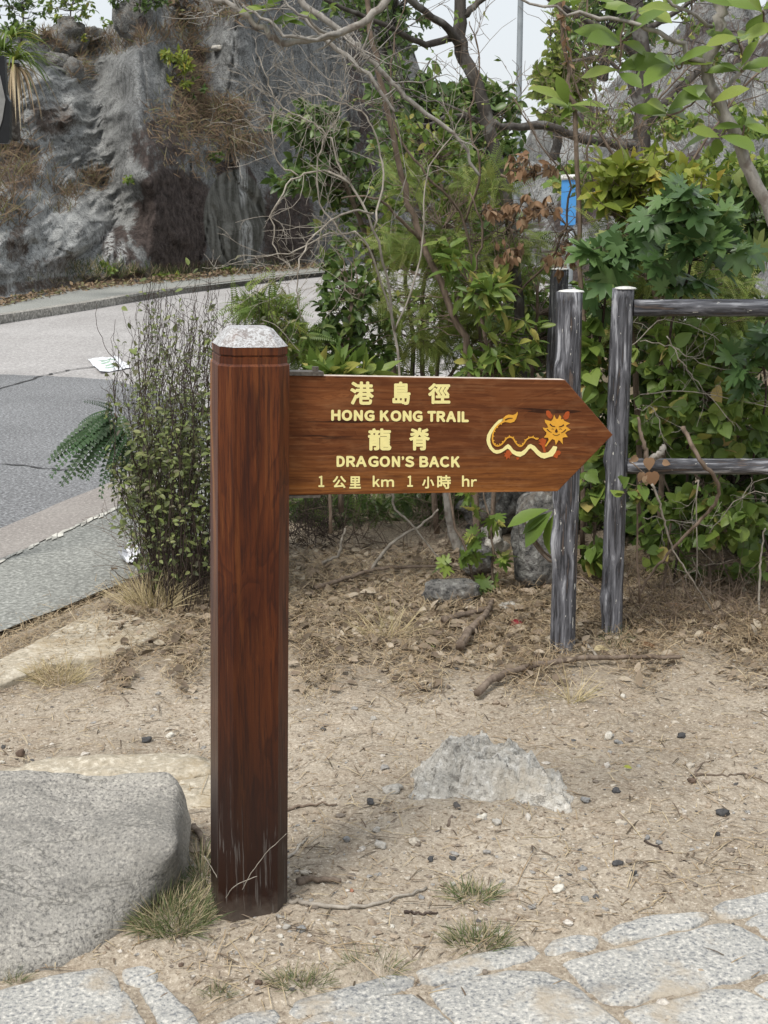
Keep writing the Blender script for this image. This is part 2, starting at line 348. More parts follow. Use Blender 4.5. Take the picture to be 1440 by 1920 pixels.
def cliff_mat():
    h = MT('weathered_granite_cut', 0.9, 0.2)
    n1 = h.noise(1.0, 8, 0.66, h.co((0.8, 0.8, 1.3), rot=(0, R(35), 0), warp=0.5, wscale=0.6)); n2 = h.noise(6, 6, 0.7); vs = h.noise(2.6, 5, 0.6, h.co((1.3, 1.3, 0.12), warp=0.3))
    n3 = h.noise(26, 4, 0.65)
    grey = h.mix(h.ramp(n1, [(0.36, 0.0), (0.6, 1.0)]), (0.28, 0.286, 0.28), (0.62, 0.63, 0.615))
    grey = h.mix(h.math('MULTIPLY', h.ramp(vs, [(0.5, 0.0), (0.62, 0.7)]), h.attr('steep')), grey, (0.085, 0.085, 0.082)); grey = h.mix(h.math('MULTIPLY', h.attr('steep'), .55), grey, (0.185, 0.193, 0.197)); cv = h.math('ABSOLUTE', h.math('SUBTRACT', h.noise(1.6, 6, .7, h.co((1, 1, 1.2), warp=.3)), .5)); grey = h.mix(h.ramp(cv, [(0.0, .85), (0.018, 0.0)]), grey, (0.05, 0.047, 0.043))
    grey = h.mix(h.ramp(n3, [(0.4, 0.6), (0.5, 0.0)]), grey, (0.07, 0.072, 0.07)); grey = h.mix(h.ramp(h.noise(55, 3, .7), [(0.55, 0.0), (0.68, 0.5)]), grey, (0.50, 0.51, 0.50))
    brown = h.mix(h.ramp(n2, [(0.38, 0.0), (0.62, 1.0)]), (0.040, 0.031, 0.028), (0.135, 0.108, 0.098))
    brown = h.mix(h.ramp(n3, [(0.55, 0.0), (0.68, 0.5)]), brown, (0.22, 0.19, 0.18))
    rust = h.mix(h.ramp(n3, [(0.35, 0.0), (0.65, 1.0)]), (0.055, 0.040, 0.030), (0.20, 0.145, 0.11))
    conc = h.mix(h.ramp(vs, [(0.42, 0.0), (0.6, 1.0)]), (0.11, 0.11, 0.095), (0.27, 0.27, 0.245))
    br = h.math('ADD', h.attr('brown'), h.math('ADD', h.math('MULTIPLY', h.math('SUBTRACT', n2, 0.5), 1.1), h.math('MULTIPLY', h.math('SUBTRACT', n1, 0.5), 0.9)))
    c = h.mix(h.ramp(br, [(0.46, 0.0), (0.70, 1.0)]), grey, brown)
    rs = h.math('ADD', h.math('MULTIPLY', h.attr('rust'), .75), h.math('ADD', h.math('MULTIPLY', h.math('SUBTRACT', n1, 0.5), 0.8), h.math('MULTIPLY', h.math('SUBTRACT', n2, 0.5), 1.3)))
    c = h.mix(h.ramp(rs, [(0.42, 0.0), (0.78, 0.9)]), c, rust)
    c = h.mix(h.ramp(h.attr('conc'), [(0.35, 0.0), (0.6, 1.0)]), c, conc)
    wt = h.math('MULTIPLY', h.attr('white'), h.ramp(h.noise(5, 5, 0.7, h.co((2.2, 2.2, 0.2), warp=0.2)), [(0.42, 0.0), (0.56, 1.0)]))
    c = h.mix(wt, c, (0.60, 0.61, 0.60)); h.col(c)
    p = h.bump(n2, 1.0, 0.16); p = h.bump(n3, 0.9, 0.05, p); h.bump(n1, 0.6, 0.25, p); return h.m

MAT = {}
MAT['dirt'] = dirt_mat()
MAT['boulder'] = granite('grey_granite', (0.345, 0.328, 0.298), (0.13, 0.127, 0.12), (0.50, 0.475, 0.42), 150, None, 0.004, 0.7)
MAT['paving'] = granite('speckled_paving_granite', (0.43, 0.425, 0.40), (0.18, 0.187, 0.197), (0.62, 0.60, 0.55), 120, (0.40, 0.345, 0.27), 0.004)
MAT['lumprock'] = granite('pitted_pale_rock', (0.58, 0.555, 0.50), (0.27, 0.255, 0.23), (0.74, 0.72, 0.67), 60, (0.50, 0.45, 0.37), 0.010)
MAT['palerock'] = granite('bleached_flat_rock', (0.50, 0.44, 0.34), (0.33, 0.29, 0.22), (0.62, 0.57, 0.47), 60, (0.37, 0.30, 0.20), 0.004)
MAT['darkrock'] = granite('dark_grey_rock', (0.19, 0.185, 0.175), (0.06, 0.06, 0.06), (0.31, 0.31, 0.29), 40, (0.14, 0.11, 0.08), 0.01)  # darkest rock grey, for the thicket stones and cliff top boulders
MAT['post'] = post_wood(); MAT['cap'] = weathered_cap(); MAT['board'] = board_wood()
MAT['fencev'] = fence_mat(2); MAT['fenceh'] = fence_mat(0)
MAT['fencetop'] = plain('white_rubbed_end_grain', (0.66, 0.66, 0.63), 0.7, 0.35, 60)
MAT['cream'] = plain('cream_sign_paint', (0.93, 0.83, 0.36), 0.5, 0.05, 90)
MAT['gold'] = plain('golden_sign_paint', (0.80, 0.40, 0.045), 0.5, 0.08, 90)
MAT['vermil'] = plain('vermilion_sign_paint', (0.44, 0.085, 0.018), 0.5, 0.15, 90)
MAT['carve'] = plain('dark_carved_recess', (0.07, 0.024, 0.01), 0.6, 0.2, 90)
MAT['metal'] = plain('dull_bracket_steel', (0.17, 0.15, 0.13), 0.45, 0.4, 120, 0.7)
MAT['edge'] = plain('bleached_board_edge', (0.55, 0.47, 0.40), 0.7, 0.25, 70)
MAT['road'] = road_mat('pale_asphalt', (0.36, 0.345, 0.335), (0.43, 0.415, 0.405), 38, 0.45)
MAT['patch'] = road_mat('grey_asphalt', (0.19, 0.193, 0.198), (0.245, 0.25, 0.256), 60, 0.8)
MAT['channel'] = road_mat('pinkish_concrete', (0.29, 0.265, 0.245), (0.35, 0.325, 0.30), 70, 0.35)
MAT['walk'] = road_mat('rough_concrete', (0.255, 0.26, 0.24), (0.325, 0.33, 0.305), 60, 0.6)
MAT['kerb'] = road_mat('kerb_concrete', (0.27, 0.26, 0.235), (0.38, 0.365, 0.33), 25, 0.7)
MAT['line'] = plain('worn_white_edging', (0.50, 0.49, 0.44), 0.9, 0.5, 12)
MAT['cliff'] = cliff_mat()
MAT['farground'] = plain('verge_soil', (0.14, 0.11, 0.07), 0.95, 0.5, 2)
MAT['pole'] = plain('galvanised_pole', (0.30, 0.33, 0.35), 0.5, 0.12, 8, 0.3)
MAT['blue'] = plain('blue_sign_face', (0.08, 0.30, 0.66), 0.5, 0.08, 8)
MAT['white'] = plain('white_paint', (0.72, 0.72, 0.70), 0.6, 0.12, 20)
MAT['black'] = plain('black_sign_frame', (0.012, 0.013, 0.015), 0.4, 0.3, 20)
MAT['greysign'] = plain('grey_sign_back', (0.23, 0.23, 0.225), 0.6, 0.15, 40)
MAT['paper'] = plain('litter_paper', (0.74, 0.76, 0.80), 0.7, 0.10, 60)
MAT['print'] = plain('green_print', (0.35, 0.50, 0.38), 0.7, 0.2, 60)
MAT['bark_dark'] = barkmat('dark_grey_bark', (0.040, 0.035, 0.031), (0.115, 0.103, 0.093), 28, (0.17, 0.165, 0.155))
MAT['bark_pale'] = barkmat('pale_grey_bark', (0.19, 0.175, 0.155), (0.40, 0.38, 0.345), 40, (0.16, 0.135, 0.115))
MAT['bark_brown'] = barkmat('brown_twig_bark', (0.10, 0.075, 0.055), (0.26, 0.20, 0.155), 50)
MAT['twig_pale'] = barkmat('bleached_twig', (0.20, 0.175, 0.145), (0.46, 0.42, 0.36), 45)
MAT['twig_dark'] = barkmat('blackish_stem', (0.035, 0.026, 0.022), (0.10, 0.075, 0.062), 60)
MAT['log'] = barkmat('fallen_branch_bark', (0.095, 0.07, 0.052), (0.27, 0.215, 0.17), 40)
MAT['straw'] = leafmat('dry_straw', [(0, (0.48, 0.38, 0.25)), (0.4, (0.33, 0.235, 0.15)), (0.7, (0.60, 0.50, 0.34)), (1, (0.24, 0.165, 0.105))], 0.1, 0.8, 0.2)
MAT['twigbits'] = leafmat('twig_scraps', [(0, (0.07, 0.05, 0.038)), (0.5, (0.15, 0.11, 0.085)), (1, (0.28, 0.22, 0.17))], 0.0, 0.85, 0.15)
MAT['thatch'] = leafmat('brown_thatch', [(0, (0.21, 0.14, 0.085)), (0.4, (0.32, 0.235, 0.15)), (0.75, (0.14, 0.095, 0.06)), (1, (0.46, 0.36, 0.24))], 0.1, 0.85, 0.15)
MAT['redgrass'] = leafmat('reddish_dry_grass', [(0, (0.19, 0.125, 0.095)), (0.35, (0.30, 0.215, 0.14)), (0.7, (0.13, 0.09, 0.07)), (0.9, (0.21, 0.22, 0.10)), (1, (0.36, 0.28, 0.19))], 0.15, 0.85, 0.15)
MAT['tuft'] = leafmat('green_turf', [(0, (0.06, 0.10, 0.028)), (0.4, (0.11, 0.155, 0.05)), (0.62, (0.17, 0.19, 0.085)), (0.68, (0.42, 0.35, 0.21)), (1, (0.55, 0.46, 0.30))], 0.2, 0.6)
MAT['goldtuft'] = leafmat('bleached_tuft', [(0, (0.50, 0.40, 0.22)), (0.6, (0.62, 0.52, 0.32)), (1, (0.28, 0.24, 0.10))], 0.2, 0.7)
MAT['lf_dark'] = leafmat('dark_glossy_leaf', [(0, (0.028, 0.062, 0.018)), (0.5, (0.05, 0.105, 0.03)), (0.85, (0.085, 0.15, 0.045)), (1, (0.13, 0.18, 0.06))], 0.25, 0.38)
MAT['lf_lobed'] = leafmat('lobed_leaf', [(0, (0.065, 0.14, 0.045)), (0.6, (0.095, 0.19, 0.06)), (0.9, (0.15, 0.26, 0.08)), (1, (0.28, 0.32, 0.10))], 0.3, 0.34, 0.5)
MAT['lf_mid'] = leafmat('mid_green_leaf', [(0, (0.055, 0.11, 0.025)), (0.5, (0.10, 0.18, 0.04)), (0.85, (0.18, 0.26, 0.07)), (1, (0.30, 0.30, 0.10))], 0.32)
MAT['lf_yel'] = leafmat('yellow_green_leaf', [(0, (0.13, 0.20, 0.04)), (0.6, (0.21, 0.29, 0.06)), (0.9, (0.30, 0.34, 0.08)), (1, (0.45, 0.36, 0.09))], 0.35)
MAT['lf_vine'] = leafmat('vine_leaf', [(0, (0.06, 0.115, 0.03)), (0.55, (0.095, 0.17, 0.04)), (0.92, (0.15, 0.22, 0.055)), (1, (0.33, 0.28, 0.14))], 0.3)
MAT['lf_big'] = leafmat('broad_fresh_leaf', [(0, (0.085, 0.16, 0.035)), (0.6, (0.12, 0.21, 0.045)), (1, (0.19, 0.27, 0.07))], 0.35, 0.42)
MAT['lf_fern'] = leafmat('feathery_leaf', [(0, (0.085, 0.145, 0.035)), (0.5, (0.15, 0.225, 0.065)), (1, (0.25, 0.30, 0.115))], 0.35)
MAT['lf_grey'] = leafmat('dusky_small_leaf', [(0, (0.035, 0.048, 0.026)), (0.35, (0.07, 0.10, 0.042)), (0.65, (0.12, 0.175, 0.06)), (0.88, (0.15, 0.18, 0.09)), (1, (0.06, 0.05, 0.07))], 0.15, 0.5)
MAT['lf_mimosa'] = leafmat('acacia_leaflet', [(0, (0.028, 0.075, 0.03)), (0.6, (0.05, 0.115, 0.045)), (1, (0.11, 0.18, 0.07))], 0.25)
MAT['lf_dead'] = leafmat('withered_leaf', [(0, (0.24, 0.13, 0.075)), (0.5, (0.34, 0.21, 0.13)), (1, (0.46, 0.32, 0.21))], 0.25, 0.7, 0.2)
MAT['lf_deadgrey'] = leafmat('grey_brown_dead_leaf', [(0, (0.12, 0.09, 0.07)), (0.4, (0.26, 0.20, 0.15)), (0.8, (0.42, 0.34, 0.26)), (1, (0.55, 0.48, 0.38))], 0.15, 0.8, 0.2)
MAT['petal'] = plain('dark_red_wrapper', (0.22, 0.02, 0.03), 0.5, 0.3, 90)

# ------------------------------------------------------------------ leaf templates (base at origin, length along +Y, normal +Z)
def t_oval(w=0.25, n=4, fold=0.12, droop=0.15, k=0.85):
    v, f = [], []
    for i in range(n+1):
        t = i / n; hw = w * (math.sin(math.pi * t**k) ** 0.8 if 0 < t < 1 else 0.0)
        z = -droop * t * t
        if i in (0, n): v.append((0, t, z))
        else: v += [(-hw, t, z + fold*hw*2), (0, t, z), (hw, t, z + fold*hw*2)]
    ids = lambda i: (0,)*3 if i == 0 else ((len(v)-1,)*3 if i == n else tuple(1+(i-1)*3+q for q in range(3)))
    for i in range(n):
        a, b = ids(i), ids(i+1)
        for q in (0, 1):
            poly = []
            for x in (a[q], a[q+1], b[q+1], b[q]):
                if x not in poly: poly.append(x)
            f.append(tuple(poly))
    return np.array(v), f
def t_outline(pts, fold=0.1, droop=0.15, c=(0, 0.3)):
    """leaf from half an outline, mirrored, fanned round a point on the midrib"""
    full = list(pts) + [(-x, y) for x, y in reversed(pts[1:-1])] if abs(pts[0][0]) < 1e-6 else list(pts)
    v = [(c[0], c[1], 0)] + [(x, y, fold*abs(x) - droop*y*y) for x, y in full]
    n = len(full); f = [(0, 1+i, 1+(i+1) % n) for i in range(n)]
    return np.array(v, float), f
T_SMALL = t_oval(0.27, 2, 0.15, 0.1)
T_OVAL = t_oval(0.26, 4, 0.15, 0.2)
T_LANCE = t_oval(0.17, 4, 0.2, 0.25)
T_ROUND = t_outline([(0, 0), (0.2, 0.02), (0.36, 0.16), (0.40, 0.36), (0.33, 0.6), (0.17, 0.82), (0, 1.0)], 0.2, 0.12)
T_HEART = t_outline([(0, 0.06), (0.14, -0.02), (0.33, 0.06), (0.43, 0.26), (0.38, 0.5), (0.2, 0.76), (0, 1.0)], 0.22, 0.12)
T_OBOV = t_oval(0.21, 5, 0.12, 0.3, 1.35)
T_LOBED = t_outline([(0, 0), (0.10, 0.04), (0.34, -0.06), (0.30, 0.08), (0.50, 0.10), (0.36, 0.22), (0.60, 0.34), (0.66, 0.50), (0.44, 0.46), (0.24, 0.40),
                     (0.38, 0.60), (0.36, 0.80), (0.20, 0.68), (0.13, 0.62), (0.15, 0.82), (0, 1.05)], 0.12, 0.22)
T_BLADE = (np.array([(-.02, 0, 0), (.02, 0, 0), (-.018, .35, .03), (.018, .35, .03), (-.012, .7, 0), (.012, .7, 0), (0, 1, -.08)]), [(0, 1, 3, 2), (2, 3, 5, 4), (4, 5, 6)])
def t_frond(n=14, ll=0.2, lw=0.36, droop=0.35, stalk=0.08, taper=True):
    v, f = [], []
    for i in range(n):
        t = stalk + (1 - stalk) * (i + 0.5) / n; sc = ll * (1.15 - 0.75 * t if taper else 1) * min(1, 4 * (t - stalk) + 0.5)
        for sgn in (-1, 1):
            b = len(v); z = -droop * t * t; dx, dy = sgn * 0.95, 0.3
            w = sc * lw
            v += [(0, t, z), (dx*sc*0.5 - dy*w*0.5*sgn, t + dy*sc*0.5 + w*0.5, z + 0.02), (dx*sc, t + dy*sc, z - 0.10*sc), (dx*sc*0.5 + dy*w*0.5*sgn, t + dy*sc*0.5 - w*0.5, z + 0.02)]
            f.append((b, b+1, b+2, b+3))
    for i in range(5):     # rachis
        b = len(v); t0, t1 = i/5, (i+1)/5
        v += [(-.006, t0, -droop*t0*t0), (.006, t0, -droop*t0*t0), (.006, t1, -droop*t1*t1), (-.006, t1, -droop*t1*t1)]; f.append((b, b+1, b+2, b+3))
    return np.array(v), f
T_FROND = t_frond(); T_FERN = t_frond(16, 0.16, 0.3, 0.3); T_ACACIA = t_frond(15, 0.15, 0.62, 0.45, 0.06)

def bez(a, b, sag=0.1, n=4, side=0.0):
    a, b = Vector(a), Vector(b); L = (b - a).length; m = (a + b) / 2 + Vector((random.uniform(-1, 1)*side*L, random.uniform(-1, 1)*side*L, -sag*L))
    return [(a*(1-t)**2 + m*2*t*(1-t) + b*t*t) for t in [i/n for i in range(n+1)]]
def smooth_path(pts, rad=None, sub=4):
    """Catmull-Rom through points (and radii)"""
    pts = [Vector(p) for p in pts]; out, ro = [], []
    n = len(pts)
    for i in range(n-1):
        p0, p1, p2, p3 = pts[max(i-1, 0)], pts[i], pts[i+1], pts[min(i+2, n-1)]
        for k in range(sub):
            t = k/sub
            out.append(0.5*((2*p1) + (p2-p0)*t + (2*p0-5*p1+4*p2-p3)*t*t + (3*p1-p0-3*p2+p3)*t**3))
            if rad: ro.append(rad[i]*(1-t) + rad[i+1]*t)
    out.append(pts[-1])
    if rad: ro.append(rad[-1]); return out, ro
    return out
def wild(pts, amp):
    return [p + Vector((random.gauss(0, amp), random.gauss(0, amp), random.gauss(0, amp))) if 0 < i < len(pts)-1 else p for i, p in enumerate(pts)]
def branchlets(mb, path, rad, n, length, depth=1, droop=0.0, bias=None, sides=3, ends=None, rmin=0.0008, start=0.25):
    """side twigs growing out of a branch path"""
    for _ in range(n):
        i = random.randint(int(len(path)*start), len(path)-2); o = path[i]; t = (path[i+1]-path[i]).normalized()
        d = (t*0.6 + Vector((random.gauss(0, 1), random.gauss(0, .8), random.gauss(0.15, .9)))*0.55)
        if bias is not None: d += Vector(bias)
        d.normalize(); L = length * random.uniform(0.5, 1.3); pts = [o]; p = o.copy(); k = 5
        for j in range(k):
            d = (d + Vector((random.gauss(0, .22), random.gauss(0, .22), random.gauss(0, .22) - droop))).normalized(); p = p + d*L/k; pts.append(p.copy())
        r0 = max(rmin*1.3, min(rad[i]*0.45 if not np.isscalar(rad) else rad*.45, 0.010))
        rr = [r0 + (rmin-r0)*j/k for j in range(k+1)]
        mb.tube(pts, rr, sides, False)
        if ends is not None: ends.append((pts[-1], d.copy()));
        if depth > 0: branchlets(mb, pts, rr, random.randint(1, 3), length*0.55, depth-1, droop, bias, sides, ends, rmin, 0.1)
def leaf_dirs(n, spread=1.0, down=0.2, axis=None):
    d = RNG.normal(size=(n, 3)) * spread
    if axis is not None: d = d + np.asarray(axis)
    d[:, 2] -= down
    d /= np.linalg.norm(d, axis=1, keepdims=True)
    nn = RNG.normal(size=(n, 3))*0.65 + np.array([0, -0.35, 0.8]); return d, nn
VARIANTS = {}
def leaf_objects(parent, tmpl, mat, O, D, N, S, name='leaf', key=None):
    """each large leaf its own object sharing one mesh"""
    k = (id(tmpl), mat.name)
    if k not in VARIANTS:
        mb = MB(); mb.add(tmpl[0], tmpl[1], 0.0); VARIANTS[k] = mb.mesh(name, mat)
    me = VARIANTS[k]; off = wloc(parent)
    for o, d, n, s in zip(O, D, N, S):
        d = Vector(d).normalized(); x = d.cross(Vector(n)).normalized(); z = x.cross(d)
        ob = bpy.data.objects.new(name, me); COL.objects.link(ob); ob.parent = parent
        w = random.uniform(0.85, 1.15)
        ob.matrix_local = Matrix(((x.x*s*w, d.x*s, z.x*s, o[0]-off.x), (x.y*s*w, d.y*s, z.y*s, o[1]-off.y), (x.z*s*w, d.z*s, z.z*s, o[2]-off.z), (0, 0, 0, 1)))
def plant(name, label, cat, root, limbs, blobs, tmpl, mat, size, per=6, bark='bark_brown', group=None, down=0.25, objs=0, twigr=0.0016,
          spread=1.0, cl_r=0.9, stem='stem', fol='foliage', jit=0.012, sides=5, sizevar=0.35, twig=True):
    """limbs: list of [(px,py,Y,r_m),...] ; blobs: (px,py,Y,rx_px,ry_px,rY_m,n)"""
    e = empty(name, root, label, cat, group); mb = MB(); nodes = []
    for li in limbs:
        pts = [P(a, b, c) if b is not None else Vector(a) for a, b, c, r in li]; rr = [q[3] for q in li]
        pts, rr = smooth_path(pts, rr, 4); pts = wild(pts, jit*0.4)
        mb.tube(pts, rr, sides, True, 0.08); nodes += list(zip(pts, rr))
    NA = np.array([tuple(p) for p, r in nodes]) if nodes else None
    O, D, N, S = [], [], [], []
    for (px, py, Y, rx, ry, rY, n) in blobs:
        for _ in range(n):
            while True:
                u = [random.uniform(-1, 1) for _ in range(3)]
                q = sum(a*a for a in u)
                if q <= 1 and random.random() < 0.35 + 0.65*q: break
            c = P(px + u[0]*rx, py + u[1]*ry, Y + u[2]*rY)
            if c.z < 0.02: c.z = 0.02 + random.random()*0.05
            if NA is not None:
                dd = np.linalg.norm(NA - np.array(c), axis=1) + np.maximum(0, NA[:, 2] - c.z)*0.7
                src = nodes[int(np.argmin(dd))][0]
            else: src = Vector(root)
            if twig:
                tw = wild(bez(src, c, -0.08, 4, 0.18), jit); mb.tube(tw, [twigr*1.7, twigr*1.4, twigr*1.2, twigr, twigr*0.6], 3, False)
                ax = (tw[-1] - tw[-2]).normalized()
            else: tw = [c, c]; ax = Vector((0, 0, 0.3))
            k = max(1, int(per * random.uniform(0.6, 1.4)))
            d, nn = leaf_dirs(k, spread, down, tuple(ax*0.7))
            for i in range(k):
                t = random.random()**1.5; pnt = tw[-1]*(1-t*0.9) + tw[-2]*(t*0.9)
                O.append(tuple(pnt)); D.append(d[i]); N.append(nn[i]); S.append(size*random.uniform(1-sizevar, 1+sizevar))
    if mb.n: 
        mb.build(stem, MAT[bark], e)
    if O:
        O, D, N, S = map(np.array, (O, D, N, S))
        order = np.argsort(O[:, 1] - 2.5*S); a, b = order[:objs], order[objs:]
        if len(a): leaf_objects(e, tmpl, MAT[mat], O[a], D[a], N[a], S[a])
        if len(b):
            lm = MB(); lm.batch(tmpl, O[b], D[b], N[b], S[b]); fo = lm.build(fol, MAT[mat], e)
            if objs or len(b) > 250: fo['kind'] = 'stuff'
    return e

# ================================================================== GROUND
EDGE = lambda px: 1185 - 0.404*px                    # dirt / footway edge in the view
def side(X, Y, a, b):
    return (b.x-a.x)*(Y-a.y) - (b.y-a.y)*(X-a.x)
EA, EB = G(0, 1185), G(300, 1064); EL = math.hypot(EB.x-EA.x, EB.y-EA.y)
BLX = [-200, 0, 230, 300, 400, 540, 780, 1005, 1240, 1440, 1800]; BLY = [1850, 1840, 1806, 1830, 1895, 1888, 1815, 1763, 1722, 1664, 1590]
def ground_h(X, Y):
    d = -side(np.asarray(X, float), np.asarray(Y, float), EA, EB)/EL       # metres inside the dirt side
    h = 0.012*fbm(np.asarray(X)*1.9, np.asarray(Y)*1.7, 0, 3, 3) + 0.008*fbm(np.asarray(X)*7, np.asarray(Y)*7, 0, 3, 8)
    inn = ss(-0.05, 0.12, d)
    px, py = proj(np.asarray(X, float), np.asarray(Y, float), 0.0*np.asarray(X, float))
    pv = ss(-22, 12, py - np.interp(px, BLX, BLY)) * ss(4, 3, np.asarray(Y, float))
    h = h*(1-pv) + pv*(-0.008 + 0.003*fbm(np.asarray(X)*20, np.asarray(Y)*20, 0, 2, 8))
    return h*inn - 0.05*(1-inn) + 0.012*inn
_gx, _gy = np.linspace(-6, 8, 700), np.linspace(1.2, 13, 700)
_gt = ground_h(*np.meshgrid(_gx, _gy, indexing='ij'))
def gh(X, Y):
    a = min(max((X+6)/14*699, 0), 697.99); b = min(max((Y-1.2)/11.8*699, 0), 697.99); i, j = int(a), int(b); u, v = a-i, b-j
    return float((_gt[i, j]*(1-u)+_gt[i+1, j]*u)*(1-v) + (_gt[i, j+1]*(1-u)+_gt[i+1, j+1]*u)*v)
def GG(px, py):
    p = G(px, py, 0.0)
    for _ in range(2): p = G(px, py, gh(p.x, p.y))
    return p
def make_ground():
    n1, n2 = 420, 520
    xs = np.linspace(-2.3, 3.6, n1); t = np.linspace(0, 1, n2); ys = 1.7 + 8.3*t**1.5
    X, Y = np.meshgrid(xs, ys, indexing='ij')
    Z = ground_h(X, Y); near = ss(7, 4, Y)
    Z = Z + (0.0022*fbm(X*45, Y*45, 0, 3, 21) + 0.003*np.maximum(0, fbm(X*22, Y*22, 0, 2, 31)-0.35)) * near * (Z > -0.03)
    px, py = proj(X, Y, Z)
    lit = ss(1330, 1120, py + 60*fbm(X*3, Y*3, 0, 3, 41)) * ss(2.6, 3.6, Y)
    lit = np.clip(lit*ss(-0.7, -0.1, X + 0.25*fbm(X*2, Y*2, 0, 2, 5)) , 0, 1)*0.85 
    mb = MB(); mb.grid(np.stack([X, Y, Z], -1))
    o = mb.build('dirt_ground', MAT['dirt'], attrs={'litter': lit}); tag(o, kind='structure')
    mb = MB(); X, Y = np.meshgrid(np.linspace(-300, 300, 60), np.linspace(-80, 700, 60), indexing='ij')
    Z = -0.13 + 0*X; mb.grid(np.stack([X, Y, Z], -1)); tag(mb.build('ground', MAT['farground']), kind='structure')
    # soil shelf that carries the thicket between path and road, right of the fine ground
    mb = MB(); X, Y = np.meshgrid(np.linspace(3.5, 14, 30), np.linspace(1.5, 11, 30), indexing='ij'); mb.grid(np.stack([X, Y, -0.02 + 0.02*fbm(X, Y)], -1))
    tag(mb.build('verge', MAT['farground']), kind='structure')
make_ground()
def sheet(name, pts, z, mat, sub=0, jitter=0.0, kind='structure', thick=0.0):
    """flat polygon from points seen on the ground; optionally with a real edge below it"""
    w = [G(x, y, z) if not isinstance(x, Vector) else x for x, y in pts]
    if jitter:
        q = []
        for i in range(len(w)):
            a, b = w[i], w[(i+1) % len(w)]; L = (b-a).length; k = max(1, min(60, int(L/0.12)))
            for j in range(k):
                p = a.lerp(b, j/k); q.append(p + Vector((random.uniform(-1, 1), random.uniform(-1, 1), 0))*jitter)
        w = q
    mb = MB(); n = len(w); top = [tuple(p) for p in w]
    if thick:
        bot = [(p.x, p.y, p.z-thick) for p in w]
        mb.add(top + bot, [tuple(range(n))] + [(i, i+n, (i+1) % n + n, (i+1) % n) for i in range(n)])
    else: mb.add(top, [tuple(range(n))])
    o = mb.build(name, MAT[mat], smooth=False); 
    me = o.data
    if me.polygons[0].normal.z < 0: me.flip_normals()
    return tag(o, kind=kind) if kind else o
e1 = lambda x: 1050 - 0.4545*x
e2 = lambda x: 990 - 0.415*x
FAR = [(-300, 657), (0, 608), (180, 579), (338, 551), (560, 522), (720, 505), (900, 493), (1300, 482)]
# carriageway
sheet('road', [(-1500, 1500), (-700, 1250), (60, 985), (330, 865), (520, 800), (700, 740), (1000, 668), (1500, 590), (2100, 540), (2100, 478), (1300, 482)] + FAR[::-1][1:] + [(-1500, 860)], -0.035, 'road')
sheet('road_patch', [(-1500, 1470), (-700, 1245), (0, 1001), (330, 862), (450, 812), (380, 772), (300, 735), (215, 712), (120, 706), (0, 702), (-700, 690)], -0.031, 'patch', jitter=0.015)
sheet('road_channel', [(-1000, e1(-1000)), (0, e1(0)), (235, e1(235)), (470, 838), (430, 818), (220, e2(220)), (0, e2(0)), (-1000, e2(-1000))], -0.026, 'channel', jitter=0.01)
sheet('footway', [(-1000, EDGE(-1000)), (0, EDGE(0)), (235, EDGE(235)), (520, 975), (500, 826), (235, e1(235)), (0, e1(0)), (-1000, e1(-1000))], -0.020, 'walk', jitter=0.012)
# broken pale edging line along the footway
mb = MB()
for i in range(60):
    x = -420 + i*11.0
    if random.random() < 0.15: continue
    w = random.uniform(2.0, 7.0); a, b = x, x + random.uniform(9, 13)
    q = [G(a, e1(a)+w, -0.015), G(b, e1(b)+w*random.uniform(.6, 1.2), -0.015), G(b, e1(b)-random.uniform(0, 3), -0.015), G(a, e1(a)-random.uniform(0, 3), -0.015)]
    mb.add([tuple(p) for p in q], [(0, 1, 2, 3)])
tag(mb.build('edging_line', MAT['line'], smooth=False), kind='structure')
# cracks in the carriageway
def crack(pts, w=0.012):
    pts = smooth_path([G(x, y, -0.026) for x, y in pts], None, 8); pts = wild(pts, 0.012); pts = [Vector((p.x, p.y, -0.0265)) for p in pts]; mb = MB()
    for a, b in zip(pts[:-1], pts[1:]):
        t = (b-a).normalized(); n = Vector((-t.y, t.x, 0))*w*random.uniform(.5, 1.2)*0.5
        mb.add([tuple(a-n), tuple(b-n), tuple(b+n), tuple(a+n)], [(0, 1, 2, 3)])
    return mb
MAT['crackm'] = plain('tar_seam', (0.06, 0.06, 0.06), 0.9, 0.3, 20)
tag(crack([(-300, 868), (0, 870), (120, 880), (230, 868), (330, 850)], 0.02).build('road_seam', MAT['crackm']), kind='structure')
tag(crack([(-200, 780), (0, 728), (90, 702), (165, 688), (300, 670)], 0.03).build('road_crack', MAT['crackm']), kind='structure')

